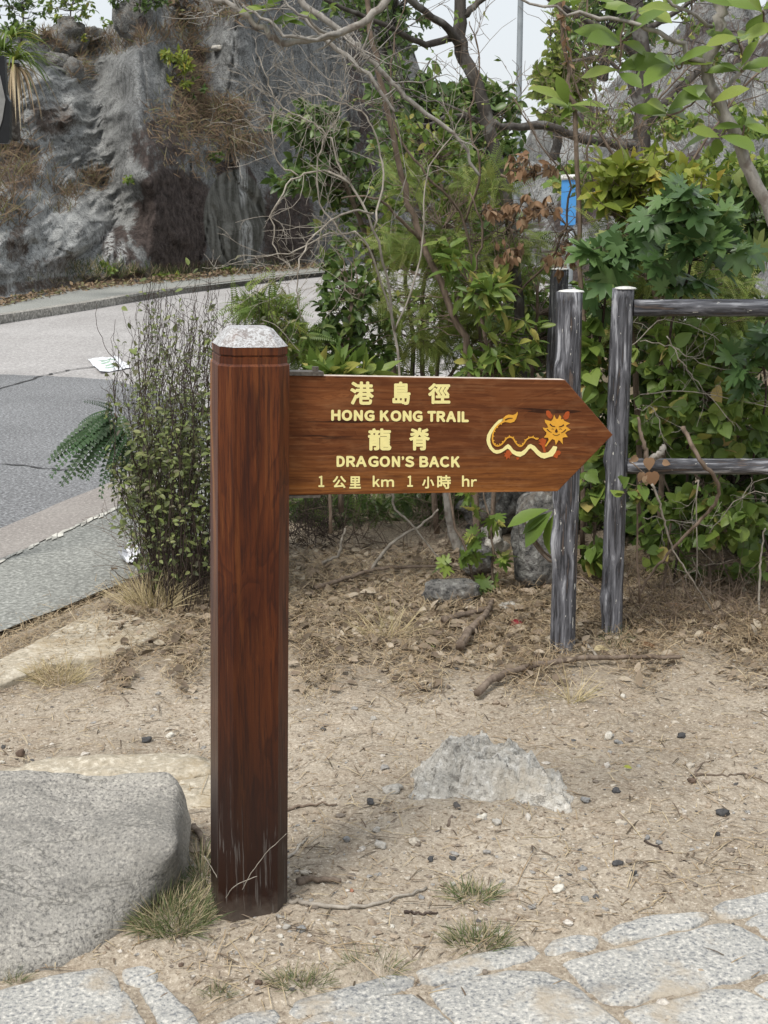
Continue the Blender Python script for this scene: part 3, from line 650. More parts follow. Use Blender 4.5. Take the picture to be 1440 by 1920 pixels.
# far footway with its kerb of separate blocks
BACK = [(-300, 612), (0, 570), (150, 541), (389, 519), (560, 503), (720, 492), (900, 485), (1300, 478)]
KT = [(-300, 640), (0, 592), (180, 566), (338, 541), (560, 515), (720, 500), (900, 490), (1300, 480)]
sheet('far_footway', [(x, y) for x, y in BACK] + [(x, y) for x, y in KT[::-1]], 0.065, 'walk')
fk = empty('kerb', G(0, 608)); tag(fk, kind='structure')
fw = [G(x, y, -0.035) for x, y in FAR[:6]]
segs = smooth_path(fw, None, 8); blocks = []
acc = [segs[0]]
for a, b in zip(segs[:-1], segs[1:]):
    k = max(1, int((b-a).length/0.3))
    for j in range(1, k+1): acc.append(a.lerp(b, j/k))
i = 0
while i + 3 < len(acc):
    a, b = acc[i], acc[i+3]; t = (b-a).normalized(); n = Vector((-t.y, t.x, 0)); L = (b-a).length
    mb = MB(); rot = Matrix((t, n, Vector((0, 0, 1)))).transposed()
    c = (a+b)/2 + n*0.09; c.z = 0.015 + random.uniform(-.004, .004)
    mb.box(c, (L/2-0.012, 0.09+random.uniform(-.004, .004), 0.065), rot)
    ob = mb.build('kerb_block', MAT['kerb'], fk, smooth=False); i += 3
tag(crack([(x, y-8) for x, y in KT[:6]], 0.0).build('gap', MAT['crackm']), kind='structure') if False else None

# ================================================================== ROCK CUT ACROSS THE ROAD
def interp(tab, x): return np.interp(x, [a for a, b in tab], [b for a, b in tab])
def ell(px, py, cx, cy, rx, ry, soft=0.35, rot=0.0):
    c, s = math.cos(rot), math.sin(rot); dx, dy = px-cx, py-cy; u = (dx*c+dy*s)/rx; v = (-dx*s+dy*c)/ry
    return ss(1+soft, 1-soft, np.sqrt(u*u+v*v))
CLIFF = {}
def make_cliff():
    cols = np.linspace(-420, 1080, 470); rows = np.linspace(0, 1, 230)
    verge = [(-420, 612), (-200, 586), (0, 560), (150, 535), (389, 511), (560, 498), (720, 488), (900, 482), (1080, 479)]
    Yb = np.array([G(c, interp(verge, c), 0).y for c in cols])
    top = interp([(-420, 6.2), (0, 5.6), (120, 5.6), (200, 6.0), (300, 7.0), (420, 9.0), (640, 10.5), (700, 9.5), (745, 7.5), (800, 4.8), (900, 3.8), (1080, 3.4)], cols)
    C, T = np.meshgrid(cols, rows, indexing='ij'); S = T * top[:, None]; YB = np.broadcast_to(Yb[:, None], C.shape)
    left = ss(300, 215, C + 14*fbm(S*0.8, C*0.01, 0, 3, 5)); right = ss(395, 470, C)
    mid = (1-left)*(1-right)
    ter = S + 0.45*vnoise(S*0.9, C*0.006, 0, 77)
    sb_l = 1.6*ter + 0.28*np.sin(ter*2.3 + C*0.016) - 0.9*ss(0.0, 1.1, S)*ss(260, 120, C)*0.2
    sb_m = 0.10*np.minimum(S, 2.9) + 0.95*np.maximum(0, S-2.9)
    bulge = 0.5*ell(C, S*100, 330, 120, 90, 170)
    sb_r = 0.06*S + 0.35*np.sin(C*0.02+1)*0.6
    sb = left*sb_l + mid*(sb_m - bulge) + right*sb_r
    amp = 0.25 + 0.3*left
    A = C*0.0095; u, v = (A+S)*0.7, (A-S)*0.7
    lerp = lambda a, b: a*left + b*(1-left)
    ridge = lerp(1-np.abs(fbm(u*0.45, v*1.15, 0, 5, 55)), 1-np.abs(fbm(A + S*0.15, S*0.45, 0, 5, 56)))
    fine = lerp(fbm(u*3.0, v*5.0, 0, 4, 66), fbm(A*4, S*2.2, 0, 4, 67))
    crag = lerp(np.abs(fbm(u*0.9+3, v*2.1, 0, 4, 99)), np.abs(fbm(A*2, S*0.8, 0, 4, 98)))
    blk = np.floor(fbm(u*0.7, v*1.3, 0, 3, 111)*3)/3
    Yd = YB + sb - amp*1.1*(ridge-0.6) + 0.13*fine*(0.5+0.5*left) - 0.45*crag*(0.3+left*0.6) + 0.22*blk*left
    # vertical fissures and blocky joints
    Yd += 0.13*ss(0.07, 0.0, np.abs(fbm(C*0.012, S*0.25, 0, 3, 123))) * (1-left)
    dxr = (C-720)/F_PX*1.024; X = dxr*Yd; Z = S - 0.1 + 0.12*left*fbm(C*0.03, S, 0, 2, 9)
    px, py = proj(X, Yd, Z)
    n = fbm(px*0.02, py*0.02, 0, 3, 13)*12
    brown = np.maximum.reduce([ell(px+n, py+n, 330, 420, 78, 110), ell(px+n, py, 300, 270, 60, 60)*0.7, ell(px+n, py+n, 440, 345, 45, 45), ell(px, py+n, 540, 430, 60, 90)*0.8, ell(px, py+n, 700, 200, 60, 330)*0.6,
                               ell(px+n, py+n, 225, 480, 30, 60)*0.8, ell(px, py, 90, 50, 60, 40)*0.7, ell(px, py, 250, 40, 40, 35)*0.7])
    n = n*2.2; rust = np.maximum.reduce([ell(px+n, py+n, 90, 215, 60, 38, .6, 0.3), ell(px+n, py+n, 30, 300, 60, 50), ell(px, py+n, 360, 180, 42, 90), ell(px+n, py+n, 420, 235, 110, 50, .6)*0.7, ell(px+n, py+n, 30, 450, 35, 45)*0.9,
                              ell(px+n, py, 100, 500, 90, 20, .4, -0.15)*0.7, ell(px, py, 200, 520, 500, 14, .5, -0.12), ell(px, py+n, 180, 90, 100, 30)*0.7, ell(px+n, py, 420, 30, 70, 25)*0.6])
    conc = ell(px, py, 440, 410, 58, 92, .12)*ss(300, 318, py + (px-440)*0.25)
    white = np.maximum.reduce([ell(px, py, 462, 460, 12, 45), ell(px, py, 455, 340, 9, 45), ell(px, py, 205, 460, 9, 42), ell(px, py, 228, 480, 10, 28), ell(px, py, 188, 430, 7, 30), ell(px, py, 640, 320, 20, 50)*0.6, ell(px, py, 20, 545, 8, 30)])
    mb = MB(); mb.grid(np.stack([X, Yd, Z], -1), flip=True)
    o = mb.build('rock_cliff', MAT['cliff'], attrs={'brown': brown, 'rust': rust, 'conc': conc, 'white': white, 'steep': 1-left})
    tag(o, kind='structure')
    CLIFF.update(px=px.ravel(), py=py.ravel(), X=X.ravel(), Y=Yd.ravel(), Z=Z.ravel())
make_cliff()
def on_cliff(px, py, k=1):
    d = (CLIFF['px']-px)**2 + (CLIFF['py']-py)**2; m = d < 30
    if m.any():
        idx = np.where(m)[0]; i = idx[np.argmin(CLIFF['Y'][idx])]
    else: i = int(np.argmin(d))
    return Vector((CLIFF['X'][i], CLIFF['Y'][i], CLIFF['Z'][i]))

# far slope beyond the trees on the right
def make_slope():
    cols = np.linspace(930, 2400, 260); rows = np.linspace(0, 1, 120)
    crest = [(930, 330), (985, 262), (1060, 190), (1140, 130), (1240, 60), (1350, 0), (1500, -90), (2400, -300)]
    C, T = np.meshgrid(cols, rows, indexing='ij'); Y0 = interp([(930, 30), (1200, 24), (1440, 19), (2400, 14)], C); Yt = Y0 + 11
    zt = np.array([[P(c, interp(crest, c), 1.0).z for c in cols]])   # slope of the ray at 1 m
    zt = (H_EYE + (zt - H_EYE)*Yt[:, :1].T).T
    Y = Y0 + (Yt-Y0)*T; Z = -0.1 + (zt+0.1)*T**0.95 + 0.5*fbm(C*0.01, T*5, 0, 5, 201)*np.minimum(1, T*4)
    Y = Y - 0.8*np.abs(fbm(C*0.012, T*4, 0, 4, 203))
    X = (C-720)/F_PX*1.024*Y
    px, py = proj(X, Y, Z); n = fbm(px*0.02, py*0.02, 0, 3, 14)
    mb = MB(); mb.grid(np.stack([X, Y, Z], -1), flip=True)
    o = mb.build('rock_slope', MAT['cliff'], attrs={'brown': np.clip(0.35+0.5*n, 0, 1), 'rust': np.clip(0.1+0.6*fbm(px*0.01, py*0.013, 0, 3, 15), 0, 1), 'conc': 0*n, 'white': 0*n, 'steep': 0*n+.4})
    tag(o, kind='structure')
make_slope()

# ================================================================== ROCKS
def rock(name, c, half, mat, rot=0.0, n=36, amp=0.12, freq=2.2, pw=2.6, seed=0, tilt=(0, 0), sink=0.0, parent=None, facet=0.0):
    """rounded block: superellipsoid with noise, base cut into the ground"""
    u = np.linspace(0, 2*math.pi, n+1)[:-1]; v = np.linspace(-math.pi/2, math.pi/2, n//2+2)
    U, V = np.meshgrid(u, v, indexing='ij'); d = np.stack([np.cos(V)*np.cos(U), np.cos(V)*np.sin(U), np.sin(V)], -1)
    r = (np.abs(d[..., 0])**pw + np.abs(d[..., 1])**pw + np.abs(d[..., 2])**pw)**(-1/pw)
    q = d*r[..., None]
    nz = fbm(q[..., 0]*freq+seed, q[..., 1]*freq, q[..., 2]*freq, 5, seed)
    q = q*(1+amp*nz)[..., None]
    if facet:
        q = q*(1 - facet*np.abs(fbm(q[..., 0]*freq*.9-seed, q[..., 1]*freq*.9, q[..., 2]*freq*.9, 3, seed+5)))[..., None]
    q = q*np.array(half)
    M = np.array(Matrix.Rotation(rot, 3, 'Z') @ Matrix.Rotation(tilt[0], 3, 'X') @ Matrix.Rotation(tilt[1], 3, 'Y'))
    q = q @ M.T; c = Vector(c); W = q + np.array(c) + np.array([0, 0, half[2]*(1-sink)])
    a, b = W.shape[:2]; idx = np.arange(a*b).reshape(a, b); nx = np.roll(idx, -1, 0)
    f = np.stack([idx[:, :-1], nx[:, :-1], nx[:, 1:], idx[:, 1:]], -1).reshape(-1, 4)
    mb = MB(); mb.add(W.reshape(-1, 3), f, 0.5)
    return mb.build(name, MAT[mat], parent, origin=None if parent else c)

# large flat topped boulder, bottom left
def big_boulder():
    foot = [(-0.98, 2.10), (-0.62, 2.17), (-0.50, 2.30), (-0.425, 2.47), (-0.405, 2.62), (-0.43, 2.74), (-0.60, 2.80), (-1.3, 2.86), (-1.5, 2.4)]
    # outline in the view -> plan points for a top face 0.2 m up and a base on the ground
    topo = [G(x, y, z) for x, y, z in [(-420, 1475, .21), (0, 1446, .205), (150, 1440, .20), (290, 1438, .195), (332, 1456, .185), (342, 1500, .170), (336, 1560, .150), (322, 1606, .125), (262, 1640, .10), (160, 1680, .085), (50, 1705, .085), (-60, 1725, .09), (-420, 1750, .10)]]
    base = [G(x, y, -.02) for x, y in [(-420, 1640), (0, 1600), (180, 1590), (330, 1580), (352, 1590), (354, 1605), (350, 1640), (335, 1680), (250, 1765), (150, 1815), (60, 1842), (-60, 1870), (-420, 1920)]]
    n = len(topo); rings = 16; m = n*9
    def dense(pts):
        out = []
        for i in range(n):
            p0, p1, p2, p3 = (pts[(i+k-1) % n] for k in range(4))
            for k in range(9):
                t = k/9; out.append(0.5*((2*p1)+(p2-p0)*t+(2*p0-5*p1+4*p2-p3)*t*t+(3*p1-p0-3*p2+p3)*t**3))
        return np.array([tuple(p) for p in out])
    T, B = dense(topo), dense(base); cen = T.mean(0); L = []
    for k in range(7):      # flank from base to the rounded shoulder
        t = k/7; t2 = t**1.25; L.append(np.concatenate([B[:, :2]*(1-t2**1.5) + T[:, :2]*t2**1.5, B[:, 2:]*(1-t) + T[:, 2:]*t], 1) + (T-cen)/np.linalg.norm(T-cen, axis=1, keepdims=True)*np.array([1, 1, 0])*0.010*math.sin(math.pi*t))
    for k in range(1, 26):
        t = (k-0.5)/25; w = min(1, t*6); q = cen + (T-cen)*(1-t); q[:, 2] = T[:, 2]*(1-t) + cen[2]*t + 0.006*w; 
        if k == 1: q[:, 2] -= 0.003
        L.append(q)
    V = np.stack(L, 1)
    nz = fbm(V[..., 0]*5, V[..., 1]*5, V[..., 2]*5, 5, 71); nf = fbm(V[..., 0]*28, V[..., 1]*28, V[..., 2]*28, 3, 72)
    nr = V - (cen - np.array([0, 0, 0.25])); nr /= np.linalg.norm(nr, axis=-1, keepdims=True)
    V = V + nr*(0.015*nz + 0.0035*nf)[..., None]
    a, b = V.shape[:2]; idx = np.arange(a*b).reshape(a, b); nx = np.roll(idx, -1, 0)
    f = np.stack([idx[:, :-1], nx[:, :-1], nx[:, 1:], idx[:, 1:]], -1).reshape(-1, 4)
    mb = MB(); mb.add(np.concatenate([V.reshape(-1, 3), V[:, -1].mean(0)[None]]), [tuple(t) for t in f] + [(int(idx[i, -1]), int(nx[i, -1]), a*b) for i in range(a)], .5)
    o = mb.build('boulder', MAT['boulder'], origin=G(100, 1700))
    me = o.data; 
    tag(o, 'large smooth grey granite boulder with a flat top, left of the wooden signpost', 'boulder')
big_boulder()
def mound(cpx, cpy, rx, ry, hh, seed, lobes, label):
    c = GG(cpx, cpy); n = 150; u = np.linspace(-1.25, 1.25, n); U, V = np.meshgrid(u, u, indexing='ij'); X = c.x + U*rx; Y = c.y + V*ry
    d = np.full_like(U, -9.0)
    for (lx, ly, lr, lh) in lobes:
        q = np.sqrt((U-lx)**2 + (V-ly)**2)/lr; d = np.maximum(d, lh*(1-q**2.2))
    wob = fbm(U*2.2+seed, V*2.2, 0, 3, seed); pl = 1-np.abs(fbm(U*1.7, V*1.7+seed, 0, 3, seed+3)); pit = np.abs(fbm(U*5, V*5, seed, 4, seed+6)); fn = fbm(U*16, V*16, 0, 3, seed+9)
    Z = hh*(d + 0.20*wob + 0.22*(pl-.6) - 0.20*pit*np.clip(d+.4, 0, 1) + 0.05*fn)
    st = hh*0.16; Zq = np.floor(Z/st)*st + st*ss(0.15, 0.6, (Z/st) % 1); Z = Z*.7 + Zq*.3
    mb = MB(); mb.grid(np.stack([X, Y, np.maximum(Z, -0.03) + c.z - .008], -1)); return tag(mb.build('rock', MAT['lumprock'], origin=c), label, 'rock')
mound(918, 1470, 0.185, 0.165, 0.122, 5, [(-.18, .05, .85, .86), (.12, .05, .75, .80), (.45, -.2, .6, .62), (-.5, -.3, .52, .5), (.66, -.48, .42, .46)], 'low pale pitted rock half buried in the dirt path below the signboard')
o = rock('flat_rock', GG(215, 1450) - Vector((0, 0, .045)), (0.27, 0.10, 0.035), 'palerock', 0.05, 60, 0.22, 1.9, 2.4, 12, sink=0.0)
tag(o, 'bleached flat rock slab just behind the grey boulder', 'rock')
o = rock('flat_rock', GG(385, 1470) - Vector((0, 0, .035)), (0.12, 0.14, 0.022), 'palerock', 0.3, 50, 0.2, 1.9, 2.6, 14, sink=0.0)
tag(o, 'bleached buried slab between the boulder and the signpost', 'rock')
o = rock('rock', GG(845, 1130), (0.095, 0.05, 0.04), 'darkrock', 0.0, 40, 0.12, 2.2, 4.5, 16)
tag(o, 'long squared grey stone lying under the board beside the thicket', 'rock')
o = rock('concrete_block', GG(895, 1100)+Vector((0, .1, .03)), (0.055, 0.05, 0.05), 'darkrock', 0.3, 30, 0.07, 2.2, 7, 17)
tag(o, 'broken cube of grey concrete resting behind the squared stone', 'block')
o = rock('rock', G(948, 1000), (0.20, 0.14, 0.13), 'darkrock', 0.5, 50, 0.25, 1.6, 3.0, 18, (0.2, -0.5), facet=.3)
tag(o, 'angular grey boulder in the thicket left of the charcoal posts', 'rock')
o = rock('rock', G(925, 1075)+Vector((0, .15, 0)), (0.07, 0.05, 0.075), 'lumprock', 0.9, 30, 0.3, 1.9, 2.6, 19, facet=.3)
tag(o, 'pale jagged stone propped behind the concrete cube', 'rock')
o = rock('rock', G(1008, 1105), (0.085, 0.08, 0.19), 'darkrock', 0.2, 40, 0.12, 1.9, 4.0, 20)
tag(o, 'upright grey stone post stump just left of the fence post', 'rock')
o = rock('rock', GG(955, 1143), (0.045, 0.03, 0.014), 'lumprock', -0.4, 24, 0.25, 1.9, 2.6, 21, facet=.3)
tag(o, 'flat pale flake of stone leaning by the fallen log', 'rock')

# ================================================================== STONE PAVING
def flagstone(poly, si, name, mat, root, dz=0.0):
    w = [G(x, y, 0.014) for x, y in poly]; n = len(w); q = []
    for i in range(n):
        a, b = w[i], w[(i+1) % n]; q += [a.lerp(b, .10), a.lerp(b, .5), a.lerp(b, .90)]
    q2 = []
    for i in range(len(q)):
        a, b = q[i], q[(i+1) % len(q)]; q2 += [a.lerp(b, .25), a.lerp(b, .75)]
    w = np.array([tuple(p) for p in q2]); nz = fbm(w[:, 0]*25, w[:, 1]*25, si, 3, 5)
    c = w.mean(0); d = w - c; L = np.linalg.norm(d, axis=1, keepdims=True); u = d/L; w = w + u*(nz*0.004 + 0.0065 + 0.002*fbm(w[:, 0]*90, w[:, 1]*90, si, 2, 6))[:, None]
    tl = random.uniform(-.012, .012), random.uniform(-.012, .012)
    rings = []
    for ins, z in ((-0.003, -0.03), (0.0, 0.000), (0.003, 0.0065), (0.010, 0.0095)):
        r = w - u*ins; r[:, 2] = z; rings.append(r)
    for fr in (0.72, 0.45, 0.2):
        r = c + (rings[3]-c)*fr; r[:, 2] = 0.0100 + 0.0030*fbm(r[:, 0]*14, r[:, 1]*14, si, 3, 8); rings.append(r)
    for r in rings[1:]: r[:, 2] += (r[:, 0]-c[0])*tl[0] + (r[:, 1]-c[1])*tl[1]
    V = np.stack(rings, 1); a, b = V.shape[:2]; idx = np.arange(a*b).reshape(a, b); nx = np.roll(idx, -1, 0)
    f = [tuple(t) for t in np.stack([idx[:, :-1], nx[:, :-1], nx[:, 1:], idx[:, 1:]], -1).reshape(-1, 4)] + [tuple(idx[:, -1])]
    mb = MB(); mb.add(V.reshape(-1, 3), f, .5); V[..., 2] += dz; mb = MB(); mb.add(V.reshape(-1, 3), f, .5); return mb.build(name, MAT[mat], root, origin=None if root else w[0])
def paving():
    root = empty('stone_paving', G(1000, 1850)); tag(root, kind='structure')
    A = lambda L: [(640+x/1.8, 1200+y/1.8) for x, y in L]; B = lambda L: [(x/2, 1200+y/2) for x, y in L]
    S = [A([(1255, 895), (1300, 872), (1440, 840), (1560, 820), (1580, 850), (1440, 895), (1380, 915), (1290, 925)]),
         A([(880, 985), (930, 950), (1060, 920), (1225, 908), (1240, 928), (1180, 958), (1040, 988), (920, 1010)]),
         A([(695, 1028), (730, 1000), (800, 982), (850, 990), (856, 1012), (820, 1035), (740, 1050), (700, 1046)]),
         A([(255, 1108), (330, 1085), (450, 1050), (560, 1025), (640, 1020), (662, 1045), (640, 1065), (480, 1105), (330, 1147), (275, 1145)]),
         [(547, 1890), (560, 1868), (640, 1847), (735, 1822), (770, 1826), (774, 1843), (730, 1858), (600, 1893), (560, 1900)],
         A([(748, 1080), (900, 1040), (1100, 990), (1280, 943), (1350, 960), (1470, 1025), (1480, 1100), (1200, 1168), (1000, 1205), (920, 1218), (860, 1180), (780, 1110)]),
         A([(303, 1172), (420, 1130), (560, 1105), (680, 1108), (760, 1140), (850, 1210), (975, 1320), (1010, 1420), (500, 1470), (420, 1300), (340, 1230)]),
         A([(958, 1240), (1080, 1210), (1240, 1172), (1350, 1168), (1500, 1235), (1560, 1420), (1100, 1450), (1030, 1320)]),
         A([(-90, 1255), (0, 1232), (120, 1200), (240, 1188), (300, 1230), (395, 1300), (470, 1420), (450, 1480), (-200, 1480), (-150, 1300)]),
         A([(1362, 942), (1400, 920), (1560, 880), (1640, 960), (1520, 1010), (1440, 985)]),
         A([(1390, 1162), (1440, 1135), (1560, 1118), (1600, 1180), (1530, 1210), (1440, 1195)]),
         B([(-300, 1370), (0, 1305), (150, 1260), (380, 1215), (432, 1240), (445, 1290), (500, 1360), (556, 1450), (560, 1560), (-300, 1640)]),
         B([(468, 1225), (540, 1206), (590, 1230), (582, 1268), (522, 1284), (482, 1262)]),
         B([(518, 1292), (600, 1266), (660, 1330), (742, 1420), (748, 1445), (700, 1490), (640, 1460), (575, 1370)]),
         B([(795, 1432), (900, 1392), (1020, 1375), (1042, 1400), (1030, 1440), (940, 1540), (740, 1540)]),
         B([(580, 1500), (660, 1480), (760, 1530), (860, 1600), (600, 1640)])]
    for si, poly in enumerate(S): flagstone(poly, si, 'paving_stone', 'paving', root)
paving()
o = flagstone([(70, 1208), (150, 1163), (205, 1138), (300, 1140), (345, 1150), (330, 1172), (262, 1208), (180, 1236), (90, 1252), (0, 1292), (-90, 1330), (-120, 1305), (-40, 1262)], 40, 'concrete_slab', 'palerock', None, 0.014)
tag(o, 'cream coloured weathered slab beside the footway under the dry grass tuft', 'slab')
def paving_line(X, Y): # keep loose litter off the stones: returns image test
    px, py = proj(X, Y, 0*X); return py < 1815 - 0.15*(px-640) - 60*ss(500, 1440, px)

# ================================================================== SIGNPOST
YAW, LEAN, DROOP = R(16.6), R(1.35), R(2.7)
def signpost():
    base = Vector((-0.2725, 2.445, 0))
    root = empty('trail_signpost', base, 'varnished brown wooden signpost with an arrow board pointing right to the Dragon\'s Back trail', 'signpost')
    Mx = Matrix.Translation(base) @ Matrix.Rotation(LEAN, 4, 'Y') @ Matrix.Rotation(YAW, 4, 'Z')
    def octo(s, c, z):   # chamfered square
        h = s/2; a = h-c
        return [(-a, -h, z), (a, -h, z), (h, -a, z), (h, a, z), (a, h, z), (-a, h, z), (-h, a, z), (-h, -a, z)]
    def loft(mb, rings, mi=0, capt=True, capb=True):
        V = np.array([[tuple(Mx @ Vector(p)) for p in r] for r in rings]); m, k = V.shape[:2]
        f = [(i*k+j, i*k+(j+1) % k, (i+1)*k+(j+1) % k, (i+1)*k+j) for i in range(m-1) for j in range(k)]
        if capb: f.append(tuple(range(k-1, -1, -1)))
        if capt: f.append(tuple(range((m-1)*k, m*k)))
        mb.add(V.reshape(-1, 3), f, .5, mi)
    s0, s1, c0, c1 = 0.1395, 0.1315, 0.0255, 0.0240; Zs = 1.103
    mb = MB(); rings = []
    for i in range(13):
        t = i/12; z = -0.06 + (Zs+0.06)*t; rings.append(octo(s0+(s1-s0)*t, c0+(c1-c0)*t, z))
    rings.append(octo(s1-0.007, c1-0.001, Zs+0.004))
    rings.append(octo(s1-0.007, c1-0.001, Zs+0.0155)); rings.append(octo(s1-0.012, c1-0.002, Zs+0.017)); rings.append(octo(s1-0.012, c1-0.002, Zs+0.0185)); rings.append(octo(s1-0.007, c1-0.001, Zs+0.020))
    rings.append(octo(s1-0.007, c1-0.001, Zs+0.034))
    loft(mb, rings)
    post = mb.build('post', MAT['post'], root, smooth=False)
    mb = MB(); loft(mb, [octo(s1-0.006, c1-0.001, Zs+0.0342), octo(0.076, 0.010, Zs+0.0640), octo(0.070, 0.008, Zs+0.0655)])
    mb.build('cap', MAT['cap'], root, smooth=False)
    # drying crack down the front
    mb = MB(); pts = []; x = 0.004
    for i in range(40):
        x += random.gauss(0, .0006); pts.append((x, -s1/2-0.0006 - (s0-s1)/2*(i/60), Zs+0.03-0.0105*i))
    V = []
    for i, p in enumerate(pts):
        w = 0.0007*(1-abs(i-14)/40)+0.0001
        yy = p[1] + (0.0035 if p[2] > Zs+0.001 else 0)
        V += [tuple(Mx @ Vector((p[0]-w, yy, p[2]))), tuple(Mx @ Vector((p[0]+w, yy, p[2])))]
    mb.add(V, [(2*i, 2*i+1, 2*i+3, 2*i+2) for i in range(len(pts)-1)]); mb.build('crack', MAT['carve'], root, smooth=False)
    # --- the arrow board
    mid_c = Mx @ Vector((0.055, 0.004, 0.99))
    xax = Vector((math.cos(YAW)*math.cos(DROOP), math.sin(YAW)*math.cos(DROOP), -math.sin(DROOP))).normalized()
    nrm = xax.cross(Vector((0, 0, 1))).normalized(); zax = nrm.cross(xax) * -1
    if zax.z < 0: zax = -zax
    face0 = mid_c + nrm*0.0125
    def onb(px, py, off=0.0):       # pixel -> board face
        d = ray(px, py); o = Vector((0, 0, H_EYE)); t = (face0 + nrm*off - o).dot(nrm)/d.dot(nrm); return o + d*t
    outline = [(520, 703.5), (541, 703.8), (1060, 712.5), (1149.5, 815.5), (1046, 921.5), (541, 928.5), (520, 929)]
    BL = onb(541, 928)
    # board object has its own axes so the grain runs along it
    Mb = Matrix((xax, -nrm, zax)).transposed().to_4x4(); Mb.translation = BL; Mi = Mb.inverted()
    def bobj(mb, name, mat, parent, smooth=False):
        V = np.concatenate(mb.v); Vl = V @ np.array(Mi.to_3x3()).T + np.array(Mi.translation); k = 0; nv = []
        for a in mb.v: nv.append(Vl[k:k+len(a)]); k += len(a)
        mb.v = nv; me = mb.mesh(name, mat, (0, 0, 0), smooth); o = bpy.data.objects.new(name, me); COL.objects.link(o); o.parent = parent
        if parent is root: o.matrix_local = Matrix.Translation(-base) @ Mb
        return o
    th = 0.026; fr = [onb(x, y) for x, y in outline]; n = len(fr); cen = sum(fr, Vector())/n
    mb = MB(); bev = 0.0018
    inner = [p + (cen-p).normalized()*bev*1.4 for p in fr]
    rings = [[p for p in inner], [p - nrm*bev for p in fr], [p - nrm*(th-bev) for p in fr], [p - nrm*th for p in inner]]
    V = [tuple(p) for r in rings for p in r]
    f = [tuple(range(n-1, -1, -1)), tuple(range(3*n, 4*n))]; side_f = []
    for i in range(3):
        for j in range(n): f.append((i*n+j, i*n+(j+1) % n, (i+1)*n+(j+1) % n, (i+1)*n+j))
    mb.add(V, f)
    board = bobj(mb, 'arrow_board', [MAT['board'], MAT['edge']], root)
    me = board.data
    for p in me.polygons:
        if p.index >= 2 and abs(p.normal.y) < 0.7 and p.normal.z > 0.9: p.material_index = 1
    # --- lettering (part of the board)
    def text_obj(s, box, bold=0.0, name='lettering', mat='cream', hs=1.0):
        cu = bpy.data.curves.new('t', 'FONT'); cu.body = s; cu.size = 1.0; cu.resolution_u = 6; cu.space_character = hs
        ob = bpy.data.objects.new('t', cu); COL.objects.link(ob); dg = bpy.context.evaluated_depsgraph_get()
        me0 = bpy.data.meshes.new_from_object(ob.evaluated_get(dg)); bpy.data.objects.remove(ob)
        co = np.zeros(len(me0.vertices)*3); me0.vertices.foreach_get('co', co); co = co.reshape(-1, 3)
        mn, mxx = co.min(0), co.max(0); x0, x1, y0, y1 = box
        fs = [tuple(p.vertices) for p in me0.polygons]; mb = MB(); k = 0
        for dx, dy in [(0, 0)] + ([(math.cos(a), math.sin(a)) for a in [q*math.pi/4 for q in range(8)]] if bold else []):
            V = []
            for c in co:
                u = (c[0]-mn[0])/(mxx[0]-mn[0]); v = (c[1]-mn[1])/(mxx[1]-mn[1])
                sl = 0.0
                px = x0 + bold + (x1-x0-2*bold)*u + dx*bold; py = y1 - bold + (y0-y1+2*bold)*v + dy*bold + sl*(px-(x0+x1)/2); V.append(tuple(onb(px, py, 0.0008+0.00001*k)))
            mb.add(V, fs); k += 1
        return bobj(mb, name, MAT[mat], board)
    hk = [('港', (656.7, 700.9, 715.3, 759)), ('島', (735.8, 769.8, 715.3, 759)), ('徑', (802.7, 844.5, 718.5, 757.6)),
          ('龍', (690, 734, 803, 844.7)), ('脊', (767, 806, 802, 844.7)), ('公', (623.7, 649, 892.4, 915.3)), ('里', (655, 676.8, 893, 916)),
          ('小', (791.3, 814.2, 893.6, 916)), ('時', (819.7, 845.6, 890.8, 917))]
    for ch, bx in hk: text_obj(ch, bx, 1.45 if bx[3] < 850 else 0.75, 'character')
    zx = lambda v: 580+v/4.235
    zy = lambda v: 700+v/4.235
    def row(chars, y0, y1, bold, sl=0.0, caps=None):
        for ch, a, b, *yy in chars:
            if ch == 'I':
                m = sl*((a+b)/2-700); mb = MB(); r = 3.0; V = [(a+r, y0+m), (b-r, y0+m), (b, y0+m+r), (b, y1+m-r), (b-r, y1+m), (a+r, y1+m), (a, y1+m-r), (a, y0+m+r)]
                mb.add([tuple(onb(zx(q[0]), zy(q[1]), 0.0009)) for q in V], [tuple(range(7, -1, -1))]); bobj(mb, 'letter', MAT['cream'], board); continue
            ya, yb = (yy if yy else (y0, y1)); m = sl*((a+b)/2-700)
            text_obj(chr(ord(ch)+0xFEE0) if ch != "'" else "’", (zx(a), zx(b), zy(ya+m), zy(yb+m)), bold, 'letter')
    row([('H', 173, 248), ('O', 257, 341), ('N', 353, 426), ('G', 437, 518), ('K', 560, 634), ('O', 645, 731), ('N', 741, 812), ('G', 820, 899), ('T', 937, 1006), ('R', 1010, 1081), ('A', 1085, 1166), ('I', 1176, 1199), ('L', 1209, 1266)], 295, 382, 1.55, 0.012)
    row([('D', 216, 282), ('R', 293, 366), ('A', 368, 456), ('G', 468, 550), ('O', 558, 641), ('N', 655, 721), ("'", 733, 753, 658, 690), ('S', 760, 833), ('B', 874, 946), ('A', 950, 1032), ('C', 1037, 1112), ('K', 1126, 1196)], 657, 745, 1.35, 0.004)
    row([('1', 72, 119), ('k', 503, 560), ('m', 570, 673, 842, 902), ('1', 777, 823), ('h', 1212, 1271), ('r', 1285, 1331, 842, 902)], 812, 902, .75, -0.002)
    # --- dragon emblem painted on the board
    emb = lambda L: [(890+x/5.333, 750+y/5.333) for x, y in L]
    from mathutils.geometry import tessellate_polygon
